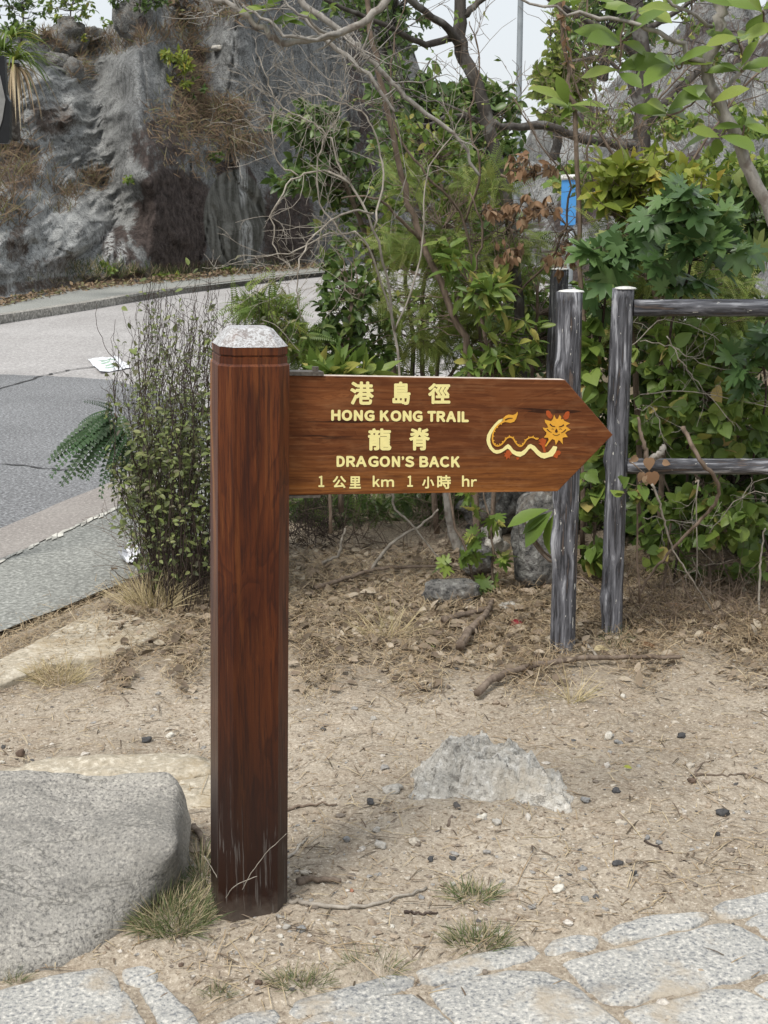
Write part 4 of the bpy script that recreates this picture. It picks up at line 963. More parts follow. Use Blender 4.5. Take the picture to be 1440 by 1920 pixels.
    def poly(mb, L, off):
        w = [onb(x, y, off) for x, y in emb(L)]; l = [Mi @ p for p in w]
        tris = tessellate_polygon([[Vector((p.x, p.z, 0)) for p in l]]); mb.add([tuple(p) for p in w], [tuple(t) for t in tris])
    def stroke(mb, L, w0, w1, off, spikes=0):
        P2 = [Vector((x, y)) for x, y in L]; q = []
        for i in range(len(P2)-1):
            p0, p1, p2, p3 = P2[max(i-1, 0)], P2[i], P2[i+1], P2[min(i+2, len(P2)-1)]
            for k in range(4):
                t = k/4; q.append(0.5*((2*p1)+(p2-p0)*t+(2*p0-5*p1+4*p2-p3)*t*t+(3*p1-p0-3*p2+p3)*t**3))
        q.append(P2[-1]); A, Bq = [], []
        for i, p in enumerate(q):
            t = (q[min(i+1, len(q)-1)]-q[max(i-1, 0)]).normalized(); nn = Vector((t.y, -t.x)); w = w0+(w1-w0)*i/len(q)
            A.append(p+nn*w); Bq.append(p-nn*w)
        poly(mb, [tuple(a) for a in A] + [tuple(b) for b in Bq[::-1]], off)
        if spikes:
            for i in range(3, len(q)-3, spikes):
                t = (q[i+1]-q[i-1]).normalized(); nn = Vector((t.y, -t.x)); p = q[i]
                poly(mb, [tuple(p - t*10 + nn*3), tuple(p + t*4 + nn*(w0+13)), tuple(p + t*12 + nn*3)], off+0.0002)
    em = MB()
    poly(em, [(285,185),(240,200),(200,240),(155,295),(125,350),(118,400),(125,440),(150,490),(185,525),(220,538),(260,530),(300,505),(330,485),(350,500),(375,535),(420,560),(455,568),(500,545),(545,490),(560,482),(590,510),(625,550),(660,575),(695,586),(740,572),(780,562),(810,520),(825,475),(820,465),(785,460),(765,490),(735,522),(700,530),(670,528),(640,505),(600,460),(560,440),(535,450),(505,490),(465,518),(420,515),(385,495),(360,460),(335,440),(310,455),(280,485),(240,500),(205,500),(175,470),(158,430),(155,390),(165,345),(195,290),(235,240),(285,205)], 0.0010)
    bobj(em, 'dragon_body', MAT['cream'], board)
    em = MB()
    poly(em, [(275,192),(310,157),(340,145),(385,150),(412,137),(428,115),(431,140),(415,187),(395,217),(360,229),(320,222),(292,218),(262,232)], 0.0010)
    stroke(em, [(300, 212), (250, 238), (213, 275), (188, 320), (178, 370), (182, 415), (200, 448), (228, 460), (262, 448), (292, 418), (322, 382), (355, 370), (386, 386), (412, 428), (440, 458), (465, 462), (492, 436), (518, 398), (552, 376), (590, 376), (620, 392), (638, 380)], 7.5, 6.5, 0.0011, 4)
    bobj(em, 'dragon_mane', MAT['gold'], board)
    em = MB()
    poly(em, [(795,148),(812,188),(832,190),(850,148),(866,170),(862,195),(885,190),(895,208),(955,235),(920,250),(912,262),(960,298),(925,312),(905,330),(932,372),(900,372),(878,378),(882,445),(855,410),(840,400),(812,450),(800,400),(775,390),(748,420),(715,466),(700,462),(725,425),(740,400),(735,378),(692,375),(715,345),(718,325),(692,298),(680,275),(712,280),(735,275),(725,250),(705,225),(700,195),(735,205),(765,212),(782,190)], 0.0012)
    bobj(em, 'dragon_head', MAT['gold'], board)
    for L, w0, w1 in (([(752, 240), (778, 262), (804, 264)], 7, 3), ([(892, 248), (868, 264), (842, 268)], 7, 3), ([(724, 292), (745, 312), (770, 325)], 6, 2), ([(912, 294), (893, 314), (865, 330)], 6, 2),
                      ([(782, 342), (805, 354), (830, 352), (850, 340)], 3, 3), ([(845, 292), (860, 288), (872, 296)], 2.5, 2), ([(768, 292), (780, 288), (792, 294)], 2.5, 2), ([(305, 200), (340, 184), (380, 182)], 7, 3)):
        em = MB(); stroke(em, L, w0, w1, 0.0016); bobj(em, 'face_line', MAT['carve'], board)
    em = MB(); poly(em, [(818, 285), (832, 310), (825, 328), (802, 322), (806, 304)], 0.0016); bobj(em, 'dragon_nose', MAT['carve'], board)
    for nm, L in (('dragon_horn', [(714, 110), (735, 104), (755, 116), (768, 140), (782, 158), (770, 182), (756, 190), (738, 176), (716, 150)]),
                  ('dragon_horn', [(948, 118), (930, 112), (908, 124), (895, 148), (884, 165), (892, 188), (910, 198), (938, 182), (948, 150)]),
                  ('dragon_claw', [(318, 505), (350, 500), (372, 525), (372, 545), (355, 555), (352, 592), (335, 575), (318, 597), (312, 570), (290, 560), (305, 548), (290, 530), (312, 530)]),
                  ('dragon_claw', [(415, 572), (448, 574), (440, 592), (428, 600), (418, 592)]),
                  ('dragon_claw', [(640, 395), (660, 392), (680, 378), (700, 392), (716, 396), (712, 425), (704, 455), (708, 490), (712, 525), (690, 525), (682, 485), (668, 455), (645, 440), (638, 430), (660, 425), (640, 410)]),
                  ('dragon_claw', [(800, 520), (820, 508), (845, 504), (862, 520), (855, 545), (835, 552), (825, 585), (805, 575), (785, 568), (795, 545)])):
        em = MB(); poly(em, L, 0.0009); bobj(em, nm, MAT['vermil'], board)
    # --- bracket plate on top of the board, with its bolt
    a, b = onb(541, 704), onb(606, 704.8); t = (b-a).normalized(); rot = Matrix((t, -nrm, zax)).transposed()
    mb = MB(); c = (a+b)/2 - nrm*0.013 + zax*0.004; mb.box(c, ((b-a).length/2, 0.017, 0.0035), rot); bk = mb.build('bracket', MAT['metal'], root, smooth=False)
    mb = MB(); c = onb(594, 700) - nrm*0.013 + zax*0.0035; mb.tube([c, c+zax*0.0075], 0.0065, 6); mb.build('bolt', MAT['metal'], bk, smooth=False)
    a, b = onb(541, 928.5), onb(600, 928); mb = MB(); c = (a+b)/2 - nrm*0.013 - zax*0.003; mb.box(c, ((b-a).length/2, 0.015, 0.0025), rot); mb.build('bracket', MAT['metal'], root, smooth=False)
signpost()

# ================================================================== FENCE
def log_post(x, y, z0, z1, r, seed, knots=(), bend=0.006):
    """charcoal log: irregular section with flutes and knot swellings; returns mesh builder parts"""
    rnd = random.Random(seed); n, m = 22, 44; V = np.zeros((m, n, 3)); ph = [rnd.uniform(0, 6.28) for _ in range(6)]
    for i in range(m):
        t = i/(m-1); z = z0+(z1-z0)*t
        cx = x + bend*math.sin(t*3+ph[0]) + bend*.25*math.sin(t*8+ph[1]); cy = y + bend*math.sin(t*3+ph[2])
        for k in range(n):
            a = 2*math.pi*k/n; rr = r*(1 + 0.05*math.sin(3*a+ph[3]+t*1.5) + 0.035*math.sin(7*a+ph[4]-t) + 0.012*math.sin(t*13+ph[5]) + 0.02*math.sin(11*a+t*5))
            for (ka, kz, ks) in knots:
                da = (a-ka+math.pi) % (2*math.pi)-math.pi; q = (da*r)**2/(ks*ks) + (z-kz)**2/(ks*ks*2.6); rr += 0.012*math.exp(-q)
            V[i, k] = (cx+rr*math.cos(a), cy+rr*math.sin(a), z)
    return V
def close_grid(mb, V, capt=True, mi=0):
    m, n = V.shape[:2]; idx = np.arange(m*n).reshape(m, n); nx = np.roll(idx, -1, 1)
    f = [tuple(q) for q in np.stack([idx[:-1], nx[:-1], nx[1:], idx[1:]], -1).reshape(-1, 4)]
    if capt: f.append(tuple(idx[-1])); 
    f.append(tuple(idx[0][::-1])); mb.add(V.reshape(-1, 3), f, .5, mi)
def top_disc(parent, x, y, z, r, seed):
    V = log_post(x, y, z-0.0004, z+0.006, r*1.0, seed, bend=0.0)[:2]; m = V.copy()
    V = np.stack([V[0], V[1]*1.0], 0); V[1, :, 2] = z+0.004; V[1, :, :2] = (V[1, :, :2]-(x, y))*0.9+(x, y)
    V2 = V[1:2].copy(); V2[0, :, 2] = z+0.007; V2[0, :, :2] = (V2[0, :, :2]-(x, y))*0.5+(x, y)
    mb = MB(); close_grid(mb, np.concatenate([V, V2], 0)); return mb.build('end_grain', MAT['fencetop'], parent)
kl = [(R(205), 0.90, 0.018), (R(212), 0.52, 0.02), (R(200), 0.36, 0.03)]
for (x, y, r, z, lab, kn, sd) in ((0.5675, 4.07, 0.0385, 1.140, 'charcoal log post with white streaked left side, behind the tip of the board', kl, 3),
                              (0.703, 5.45, 0.036, 1.150, 'charcoal log post with a slanting white top, mostly hidden behind the nearest post', [], 5)):
    e = empty('fence_post', (x, y, 0), lab, 'fence post', 'free standing log posts beside the fence')
    mb = MB(); close_grid(mb, log_post(x, y, -0.1, z, r, sd, kn)); mb.build('log', MAT['fencev'], e)
    td = top_disc(e, x+0.006*math.sin(4+random.Random(sd).uniform(0, 6.28))*0.6, y, z-0.001, r*1.01, sd)
fe = empty('rail_fence', (0.757, 4.24, 0), 'charcoal log fence with two horizontal rails in front of the vines', 'fence')
for (x, sd) in ((0.757, 11), (2.35, 12)):
    mb = MB(); close_grid(mb, log_post(x, 4.24, -0.1, 1.14, 0.0345, sd, [(R(200), 0.60, 0.02), (R(220), 0.13, 0.022)])); p = mb.build('post', MAT['fencev'], fe)
    top_disc(p, x, 4.24, 1.139, 0.035, sd)
for (z, r, sd, dz) in ((1.083, 0.0265, 21, 0.004), (0.572, 0.0245, 22, 0.002)):
    V = log_post(0, 0, 0.785, 2.32, r, sd, [(R(290), 1.25, 0.02), (R(250), 1.7, 0.02)], 0.004); W = V[..., [2, 1, 0]].copy(); W[..., 2] = -V[..., 0] + z + dz*(V[..., 2]-0.8); W[..., 1] += 4.24
    mb = MB(); close_grid(mb, W[:, ::-1]); mb.build('rail', MAT['fenceh'], fe)

# ================================================================== THICKET AND TREES
def rt(px, py): p = G(px, py, 0.0); return Vector((p.x, p.y, 0.0))
# --- trees with their limbs traced in the view at their own distance
e = plant('tree', 'leaning dark trunked tree rising behind the board, forking near the top of the picture', 'tree', rt(985, 1030),
      [[(1000, 1030, 5.6, 0.0246), (985, 820, 5.6, 0.0221), (975, 620, 5.6, 0.0213), (960, 430, 5.6, 0.0246), (930, 280, 5.6, 0.0262), (890, 150, 5.6, 0.0279), (862, 80, 5.6, 0.0295), (866, 0, 5.6, 0.0246), (880, -150, 5.6, 0.0197)],
       [(862, 85, 5.6, 0.0213), (830, 45, 5.5, 0.0164), (780, 10, 5.4, 0.0148), (700, -60, 5.3, 0.0115)],
       [(850, 70, 5.6, 0.0164), (800, 82, 5.5, 0.0131), (740, 55, 5.4, 0.0107), (650, 15, 5.3, 0.0090), (560, -20, 5.2, 0.0066)],
       [(866, 30, 5.6, 0.0164), (900, 5, 5.6, 0.0131), (960, -20, 5.6, 0.0098), (1100, 25, 5.7, 0.0066)],
       [(935, 290, 5.6, 0.0098), (900, 225, 5.7, 0.0066), (820, 190, 5.8, 0.0041), (760, 180, 5.9, 0.0025)]],
      [(840, -60, 5.7, 260, 60, .5, 26), (700, 130, 5.9, 50, 60, .3, 8), (880, 480, 5.5, 70, 90, .3, 14)], T_OVAL, 'lf_dark', 0.035, 7, 'bark_dark', objs=0, twigr=.002)
e = plant('tree', 'slender brown stemmed tree leaning right behind the middle of the board', 'tree', rt(880, 1060),
      [[(900, 1060, 5.1, .016), (880, 700, 5.1, .0145), (850, 590, 5.1, .014), (800, 470, 5.1, .013), (765, 380, 5.1, .012), (738, 260, 5.1, .011), (715, 150, 5.1, .0105), (695, 60, 5.1, .010), (680, -60, 5.1, .009)],
       [(790, 450, 5.1, .008), (740, 400, 5.0, .006), (700, 370, 4.9, .004), (640, 372, 4.9, .003)],
       [(845, 590, 5.1, .008), (880, 520, 5.2, .006), (905, 440, 5.2, .005), (880, 360, 5.2, .003)]],
      [(800, 560, 5.2, 70, 80, .3, 16), (700, 250, 5.1, 60, 120, .3, 6)], T_SMALL, 'lf_mid', 0.028, 6, 'bark_brown', twigr=.0013)
e = plant('tree', 'dark gnarled tree standing far right of the lamp post with a low branch reaching left', 'tree', rt(1190, 640),
      [[(1195, 640, 7.6, 0.0700), (1195, 480, 7.6, 0.0595), (1200, 300, 7.6, 0.0525), (1210, 150, 7.6, 0.0455), (1195, 20, 7.6, 0.0420), (1170, -120, 7.6, 0.0350)],
       [(1195, 275, 7.6, 0.0385), (1150, 268, 7.5, 0.0315), (1080, 255, 7.4, 0.0252), (1020, 235, 7.3, 0.0238), (960, 238, 7.2, 0.0196), (900, 228, 7.1, 0.0154), (860, 215, 7.0, 0.0126), (800, 235, 6.9, 0.0091), (740, 240, 6.8, 0.0070)],
       [(1190, 270, 7.6, 0.0280), (1250, 190, 7.7, 0.0245), (1330, 120, 7.8, 0.0210), (1450, 10, 7.9, 0.0140)],
       [(1200, 110, 7.6, 0.0210), (1140, 60, 7.5, 0.0175), (1060, 20, 7.4, 0.0140), (980, -40, 7.3, 0.0084)],
       [(1200, 200, 7.6, 0.0210), (1170, 140, 7.7, 0.0140), (1120, 110, 7.7, 0.0098), (1050, 120, 7.7, 0.0056)],
       [(1205, 60, 7.6, 0.0210), (1270, 20, 7.7, 0.0140), (1350, -30, 7.7, 0.0105)]],
      [(1200, -20, 7.7, 240, 90, .8, 26), (1330, 110, 7.9, 130, 110, .6, 14), (1240, 200, 7.7, 120, 70, .4, 8)], T_OVAL, 'lf_mid', 0.045, 7, 'bark_dark', twigr=.003)
# pale trunk of the broad leaved tree, right
big = plant('tree', 'smooth pale grey stemmed young tree with broad fresh leaves at the right edge', 'tree', rt(1560, 1200),
      [[(1620, 1250, 4.0, .022), (1540, 700, 4.0, .021), (1450, 420, 4.0, .020), (1395, 300, 4.0, .0195), (1352, 200, 4.0, .019), (1325, 130, 4.0, .017), (1350, 50, 4.0, .0175), (1348, 0, 4.0, .0185), (1325, -70, 4.0, .016)],
       [(1327, 140, 4.0, .010), (1290, 100, 3.95, .008), (1240, 60, 3.9, .007), (1180, 42, 3.9, .006), (1100, 28, 3.9, .0055), (1020, 10, 3.9, .004), (930, -20, 3.9, .003)],
       [(1335, 50, 4.0, .006), (1290, 25, 3.9, .005), (1240, -10, 3.9, .004)],
       [(1350, 20, 4.0, .006), (1400, -20, 4.0, .005)],
       [(1350, 195, 4.0, .008), (1400, 110, 4.1, .006), (1440, 60, 4.1, .005)]],
      [], T_OBOV, 'lf_big', 0.1, 5, 'bark_pale')
def whorl(parent, px, py, Y, size, n, tmpl, mat, stemfrom=None, up=0.5, bark='bark_brown', flat=0.5):
    c = P(px, py, Y); O, D, N, S = [], [], [], []; a0 = random.uniform(0, 6.28)
    if stemfrom is not None:
        mb = MB(); pts = wild(smooth_path([P(*stemfrom), (P(*stemfrom)+c)/2 + Vector((0, 0, -.02)), c]), .002); mb.tube(pts, [0.003]*len(pts), 5, True); mb.build('twig', MAT[bark], parent)
    for i in range(n):
        a = a0 + 2*math.pi*i/n + random.uniform(-.35, .35)
        d = (math.cos(a), math.sin(a)*0.8, up*random.uniform(-.5, 1.6)); O.append(tuple(c + Vector((0, 0, random.uniform(-.012, .01))))); D.append(d)
        N.append((random.gauss(0, .25), -flat+random.gauss(0, .2), 0.9)); S.append(size*random.uniform(.75, 1.15))
    leaf_objects(parent, tmpl, MAT[mat], O, D, N, S)
for (x, y, s, n, st) in ((1195, 20, .115, 6, (1180, 42, 3.9)), (1165, 75, .12, 5, (1190, 42, 3.9)), (1265, 125, .125, 7, (1290, 100, 3.95)), (1250, 215, .11, 5, (1322, 165, 4.0)), (1160, 130, .11, 3, (1170, 42, 3.9)),
                          (1390, 130, .085, 6, (1400, 110, 4.1)), (1350, 255, .11, 5, (1365, 225, 4.0)), (1385, 75, .09, 5, (1400, 110, 4.1)), (1335, 190, .09, 4, (1340, 180, 4.0)), (1430, 20, .09, 5, (1440, 60, 4.1)),
                          (1395, 235, .08, 3, (1385, 280, 4.0)), (1100, -15, .1, 5, (1100, 28, 3.9)), (1300, -5, .09, 4, (1290, 25, 3.9))):
    whorl(big, x, y, 3.95, s*1.12, n, T_OBOV, 'lf_big', st, 0.45, flat=1.1)
# slim sapling with the pointed whorl in the gap
sap = plant('sapling', 'thin upright sapling with one big whorl of pointed leaves beside the lamp post', 'sapling', rt(1085, 1000),
      [[(1092, 1040, 5.0, .010), (1090, 600, 5.0, .0095), (1078, 250, 5.0, .009), (1068, 170, 5.0, .008), (1060, 100, 5.0, .007), (1053, 0, 5.0, .007), (1050, -80, 5.0, .006)]], [], T_OBOV, 'lf_big', .1, 1, 'bark_brown')
for (x, y, s, n) in ((1065, 200, .15, 7), (1048, 232, .11, 3)): whorl(sap, x, y, 4.98, s, n, T_OBOV, 'lf_big', None, 0.75)
mb = MB()      # withered bark curls on the sapling
O, D, N, S = [], [], [], []
for i in range(26):
    y = random.uniform(10, 120); O.append(tuple(P(1054+y*0.1+random.uniform(-3, 3), y, 4.98))); d, nn = leaf_dirs(1, 1, .6); D.append(d[0]); N.append(nn[0]); S.append(random.uniform(.02, .04))
mb.batch(T_SMALL, O, D, N, S); mb.build('dry_leaves', MAT['lf_dead'], sap)
# --- pale arching branches, upper left
def bare(name, label, root, paths, ntw, ltw, bark, depth=1, leaves=None, group=None, cat='branch', sides=6, droop=.0, bias=None, rmin=.0009):
    e = empty(name, root, label, cat, group); mb = MB(); ends = []
    for pts in paths:
        p, r = smooth_path([P(a, b, c) for a, b, c, q in pts], [q[3] for q in pts], 5); p = wild(p, .004)
        mb.tube(p, r, sides, True, .08); branchlets(mb, p, r, ntw, ltw, depth, droop, bias, 3, ends, rmin)
    mb.build('stem', MAT[bark], e)
    if leaves and ends:
        tm, mt, size, per, frac, ob = leaves; O, D, N, S = [], [], [], []
        for q, d0 in ends:
            if random.random() > frac: continue
            d, nn = leaf_dirs(per, .8, .2, tuple(d0))
            for i in range(per): O.append(tuple(q)); D.append(d[i]); N.append(nn[i]); S.append(size*random.uniform(.7, 1.25))
        O, D, N, S = map(np.array, (O, D, N, S)); ob = min(ob, len(O))
        if ob: leaf_objects(e, tm, MAT[mt], O[:ob], D[:ob], N[:ob], S[:ob])
        if len(O) > ob: lm = MB(); lm.batch(tm, O[ob:], D[ob:], N[ob:], S[ob:]); tag(lm.build('foliage', MAT[mt], e), kind='stuff' if ob else None)
    return e
ov = bare('overhanging_branch', 'pale grey branch curving down and back up across the top left of the picture', P(760, -40, 4.4),
     [[(1000, -160, 4.4, .013), (760, -30, 4.4, .012), (690, 35, 4.4, .0115), (620, 68, 4.4, .011), (540, 80, 4.4, .0105), (490, 55, 4.4, .010), (445, 18, 4.4, .009), (385, -5, 4.4, .008)],
      [(640, 62, 4.4, .006), (560, 74, 4.3, .005), (500, 40, 4.3, .0045), (455, 10, 4.3, .004)],
      [(620, 66, 4.4, .006), (560, 30, 4.3, .004), (520, -20, 4.3, .003)],
      [(420, 10, 4.4, .005), (402, 28, 4.4, .0035), (388, 5, 4.4, .002)]], 6, .16, 'bark_pale', 1)
for (x, y, s, n) in ((498, 15, .085, 5), (560, 28, .075, 4), (620, 10, .05, 3), (540, 45, .06, 2)): whorl(ov, x, y, 4.35, s, n, T_LANCE if n == 3 else T_OVAL, 'lf_big', None, .3)
bare('overhanging_branch', 'grey diagonal limb running down right through the twigs at the top centre', P(560, -60, 5.0),
     [[(540, -30, 5.0, .012), (600, 30, 5.0, .0115), (660, 80, 5.0, .011), (710, 130, 5.0, .010), (770, 190, 5.0, .009), (850, 250, 5.0, .007), (900, 330, 5.0, .005)],
      [(560, 30, 4.9, .008), (620, 80, 4.9, .009), (690, 140, 4.9, .007), (740, 210, 4.9, .005)]], 9, .26, 'bark_pale', 2)
bare('bare_shrub', 'tangle of bleached leafless twigs arching over the road left of the leaning trees', rt(700, 1000),
     [[(760, 900, 4.9, 0.0050), (740, 600, 4.9, 0.0050), (700, 430, 4.8, 0.0046), (640, 330, 4.8, 0.0040), (560, 330, 4.8, 0.0034), (515, 390, 4.7, 0.0031), (520, 470, 4.7, 0.0025), (565, 520, 4.7, 0.0015)],
      [(740, 620, 4.9, 0.0043), (690, 460, 4.8, 0.0037), (620, 440, 4.8, 0.0034), (540, 475, 4.7, 0.0025), (445, 480, 4.6, 0.0015)],
      [(700, 400, 4.8, 0.0043), (650, 400, 4.7, 0.0037), (600, 430, 4.7, 0.0034), (560, 500, 4.6, 0.0028), (560, 570, 4.6, 0.0019), (570, 600, 4.6, 0.0012)],
      [(640, 330, 4.8, 0.0037), (620, 260, 4.8, 0.0031), (580, 225, 4.8, 0.0028), (530, 200, 4.8, 0.0025), (500, 150, 4.8, 0.0022), (480, 90, 4.8, 0.0012)],
      [(560, 330, 4.8, 0.0031), (520, 300, 4.8, 0.0025), (510, 240, 4.8, 0.0019), (520, 180, 4.8, 0.0012)],
      [(700, 430, 4.8, 0.0043), (720, 330, 4.9, 0.0037), (700, 240, 4.9, 0.0031), (660, 200, 4.9, 0.0028), (600, 180, 4.9, 0.0019), (555, 175, 4.9, 0.0012)],
      [(660, 460, 4.8, 0.0037), (600, 380, 4.8, 0.0031), (600, 280, 4.8, 0.0028), (640, 210, 4.8, 0.0019), (650, 120, 4.8, 0.0012)],
      [(740, 620, 4.9, 0.0037), (790, 480, 5.0, 0.0031), (800, 330, 5.0, 0.0028), (850, 250, 5.0, 0.0019), (870, 200, 5.0, 0.0012)]], 11, .24, 'twig_pale', 2, rmin=.0007)
bare('bare_shrub', 'web of thin pale twigs hanging in front of the dark trunk at the centre top', rt(930, 1010),
     [[(930, 900, 5.3, .007), (900, 620, 5.3, .006), (870, 420, 5.3, .0055), (800, 330, 5.2, .005), (745, 250, 5.2, .0045), (735, 120, 5.2, .0035), (760, 0, 5.2, .002)],
      [(870, 420, 5.3, .005), (900, 320, 5.2, .0045), (880, 230, 5.2, .004), (900, 120, 5.2, .003), (880, 40, 5.2, .002)],
      [(960, 560, 5.3, .005), (1040, 470, 5.2, .0045), (1070, 350, 5.2, .004), (1020, 280, 5.2, .003), (960, 180, 5.2, .002)]], 9, .30, 'bark_brown', 2,
     (T_SMALL, 'lf_mid', .03, 2, .25, 0))
bare('bare_shrub', 'crooked dark and pale twigs crossing the rocky slope under the broad leaves', rt(1200, 720),
     [[(1180, 640, 5.6, .008), (1200, 520, 5.6, .008), (1150, 400, 5.6, .006), (1100, 300, 5.6, .005), (1120, 200, 5.6, .004), (1080, 80, 5.6, .003)],
      [(1200, 520, 5.6, .007), (1230, 380, 5.6, .006), (1200, 250, 5.6, .005), (1240, 180, 5.6, .004), (1300, 120, 5.6, .003)],
      [(1200, 500, 5.5, .008), (1170, 330, 5.4, .006), (1120, 245, 5.4, .005), (1080, 160, 5.4, .004), (1060, 40, 5.4, .003)],
      [(1230, 380, 5.6, .006), (1300, 300, 5.6, .006), (1380, 180, 5.6, .005), (1440, 120, 5.6, .004)],
      [(1300, 560, 5.0, .006), (1220, 400, 4.9, .005), (1170, 290, 4.9, .004), (1145, 250, 4.9, .003)]], 14, .32, 'bark_brown', 2, (T_SMALL, 'lf_mid', .03, 2, .2, 0))
# --- far trees
def far_tree(name, label, px, pyb, Y, blobs, mat, size, per, trunk=None, tr=.1, group='trees on the skyline', tmpl=T_OVAL, objs=0):
    return plant(name, label, 'tree', P(px, pyb, Y)*1.0, trunk or [[(px, pyb, Y, tr), (px+6, (pyb+blobs[0][1])/2, Y, tr*.8), (blobs[0][0], blobs[0][1], Y, tr*.4)]], blobs, tmpl, mat, size, per, 'bark_dark', group, twigr=tr*.08, stem='trunk', fol='crown', objs=objs, jit=.05)
for a in (('tree', 'rounded evergreen tree filling the gap left of the lamp post', 930, 420, 16.0, [(910, 250, 16, 75, 110, 1.0, 130), (880, 190, 16, 45, 40, .6, 34)], 'lf_dark', .13, 9),
          ('tree', 'dark leafy tree behind the leaning trunk, left of the sky gap', 790, 420, 13.0, [(790, 250, 13, 100, 120, 1.0, 120), (760, 150, 13, 80, 50, .6, 24)], 'lf_dark', .11, 8),
          ('tree', 'wispy pale green tree at the edge of the sky gap right of the lamp post', 1040, 300, 24.0, [(1040, 170, 24, 45, 70, 1.2, 70), (1080, 80, 24, 60, 110, 1.2, 110)], 'lf_fern', .18, 7),
          ('tree', 'feathery grey green tree on top of the right hand slope', 1130, 150, 22.0, [(1150, 20, 22, 110, 100, 1.2, 120)], 'lf_dark', .16, 7),
          ('tree', 'thin crowned tree on the cliff edge at the top centre', 720, 160, 26.0, [(740, 20, 26, 80, 100, 1.2, 110), (640, -10, 26, 60, 40, 1, 40)], 'lf_dark', .16, 6)):
    far_tree(*a[:5], a[5], a[6], a[7], a[8])
def on(px, py, lift=0):
    p = on_cliff(px, py); return p + Vector((0, -.05, lift))
for (px, py, rx, ry, n, mat, lab) in ((40, 20, 60, 60, 60, 'lf_dark', 'leafy tree showing above the cliff in the top left corner'), (130, 10, 50, 35, 40, 'lf_mid', 'bushy shrub on the cliff top left of the dark boulders'),
                                      (260, -20, 80, 45, 60, 'lf_dark', 'low tree on the cliff top above the round boulder'), (350, 10, 40, 25, 30, 'redgrass', 'reddish dry bush on the cliff top above the slope')):
    c = on(px, py+ry); Y = c.y
    plant('shrub', lab, 'shrub', c, [[(px, py+ry+15, Y, .03), (px+3, py, Y, .015)]], [(px, py, Y, rx, ry, .6, n)], T_OVAL, mat, .13, 8, 'bark_dark', 'shrubs along the cliff top', twigr=.006, jit=.03)
# --- shrubs on the cliff face
c = on(325, 130); plant('shrub', 'small shrub with bright yellow green whorls growing on the cliff face', 'shrub', c, [[(322, 165, c.y-.1, .02), (325, 120, c.y-.2, .012)]], [(322, 100, c.y-.3, 30, 14, .3, 16), (345, 122, c.y-.3, 22, 12, .2, 10), (330, 150, c.y-.25, 34, 18, .2, 8)], T_LANCE, 'lf_yel', .15, 9, 'bark_dark', twigr=.005)
for (px, py, rx, ry, n, mat, lab) in ((405, 295, 16, 14, 10, 'lf_dark', 'small dark green shrub above the grey concrete face'), (360, 165, 30, 22, 16, 'lf_dark', 'dull green shrub just below the yellow green one on the cliff'),
                                      (205, 45, 20, 14, 14, 'lf_mid', 'green shrub between the two dark boulders'), (140, 72, 40, 10, 18, 'lf_yel', 'yellowish low shrub at the foot of the left boulder'), (240, 340, 10, 10, 6, 'lf_mid', 'tiny green plant on the edge of the brown rock face'),
                                      (420, 508, 34, 8, 16, 'lf_mid', 'low green weeds at the foot of the concrete face'), (300, 518, 60, 10, 26, 'lf_mid', 'strip of green weeds at the foot of the brown rock'), (200, 500, 20, 12, 10, 'lf_mid', 'green weeds below the white stained rock')):
    c = on(px, py); plant('shrub', lab, 'shrub', c, [], [(px, py, c.y-.15, rx, ry, .2, n)], T_OVAL, mat, .10, 7, 'bark_dark', 'small plants on the rock cut', twig=False)
# dry grass hanging on the cliff
def grass_patch(mb, cx, cy, rx, ry, n, L, hang=0.0, Yoff=-.05, lim=1.0):
    O, D, N, S = [], [], [], []
    for _ in range(int(n*1.5)):
        a = random.uniform(0, 6.28); r = random.random()**.75*1.25; p = on_cliff(cx+rx*r*math.cos(a), cy+ry*r*math.sin(a))
        d = Vector((random.gauss(0, .45), -.35+random.gauss(0, .3), 0.75-hang*1.5+random.gauss(0, .35)))
        O.append(tuple(p+Vector((random.uniform(-.05, .05), Yoff, 0)))); D.append(tuple(d)); N.append((random.gauss(0, .3), -1, .2)); S.append(L*random.uniform(.4, 1.1))
    mb.batch(T_BLADE, O, D, N, S, [1.3]*len(O))
mb = MB()
for q in ((360, 140, 26, 95, 620, .4, .5), (345, 50, 40, 30, 200, .35, .2), (400, 245, 60, 55, 520, .36, .5), (320, 220, 40, 40, 300, .34, .5), (460, 225, 60, 45, 300, .34, .5), (380, 300, 60, 30, 160, .3, .4), (410, 200, 50, 20, 260, .4, .4), (50, 320, 60, 50, 300, .34, .2), (15, 270, 40, 60, 300, .36, .3),
          (180, 335, 26, 16, 220, .32, .2), (130, 360, 26, 12, 120, .3, .1), (165, 90, 60, 14, 320, .3, .1), (260, 70, 60, 14, 200, .3, .1), (160, 120, 20, 30, 160, .35, .4), (20, 400, 30, 24, 140, .35, .2), (420, 15, 50, 20, 200, .4, .4), (100, 60, 60, 30, 240, .35, .1),
          (120, 385, 20, 10, 60, .25, .1), (460, 262, 40, 25, 200, .4, .9)):
    grass_patch(mb, *q)
tag(mb.build('dry_grass', MAT['redgrass']), 'mats of reddish brown dry grass hanging on the rock cliff', 'dry grass', kind='stuff')
mb = MB()
for q in ((360, 512, 120, 8, 500, .22, .0), (190, 505, 60, 14, 260, .22, 0), (520, 500, 60, 6, 160, .2, 0), (120, 525, 60, 8, 100, .15, 0)): grass_patch(mb, *q)
tag(mb.build('verge_grass', MAT['tuft']), 'green and straw coloured grass along the foot of the cliff', 'grass', kind='stuff')
mb = MB(); O, D, N, S = [], [], [], []        # brown leaf litter along the foot of the cliff
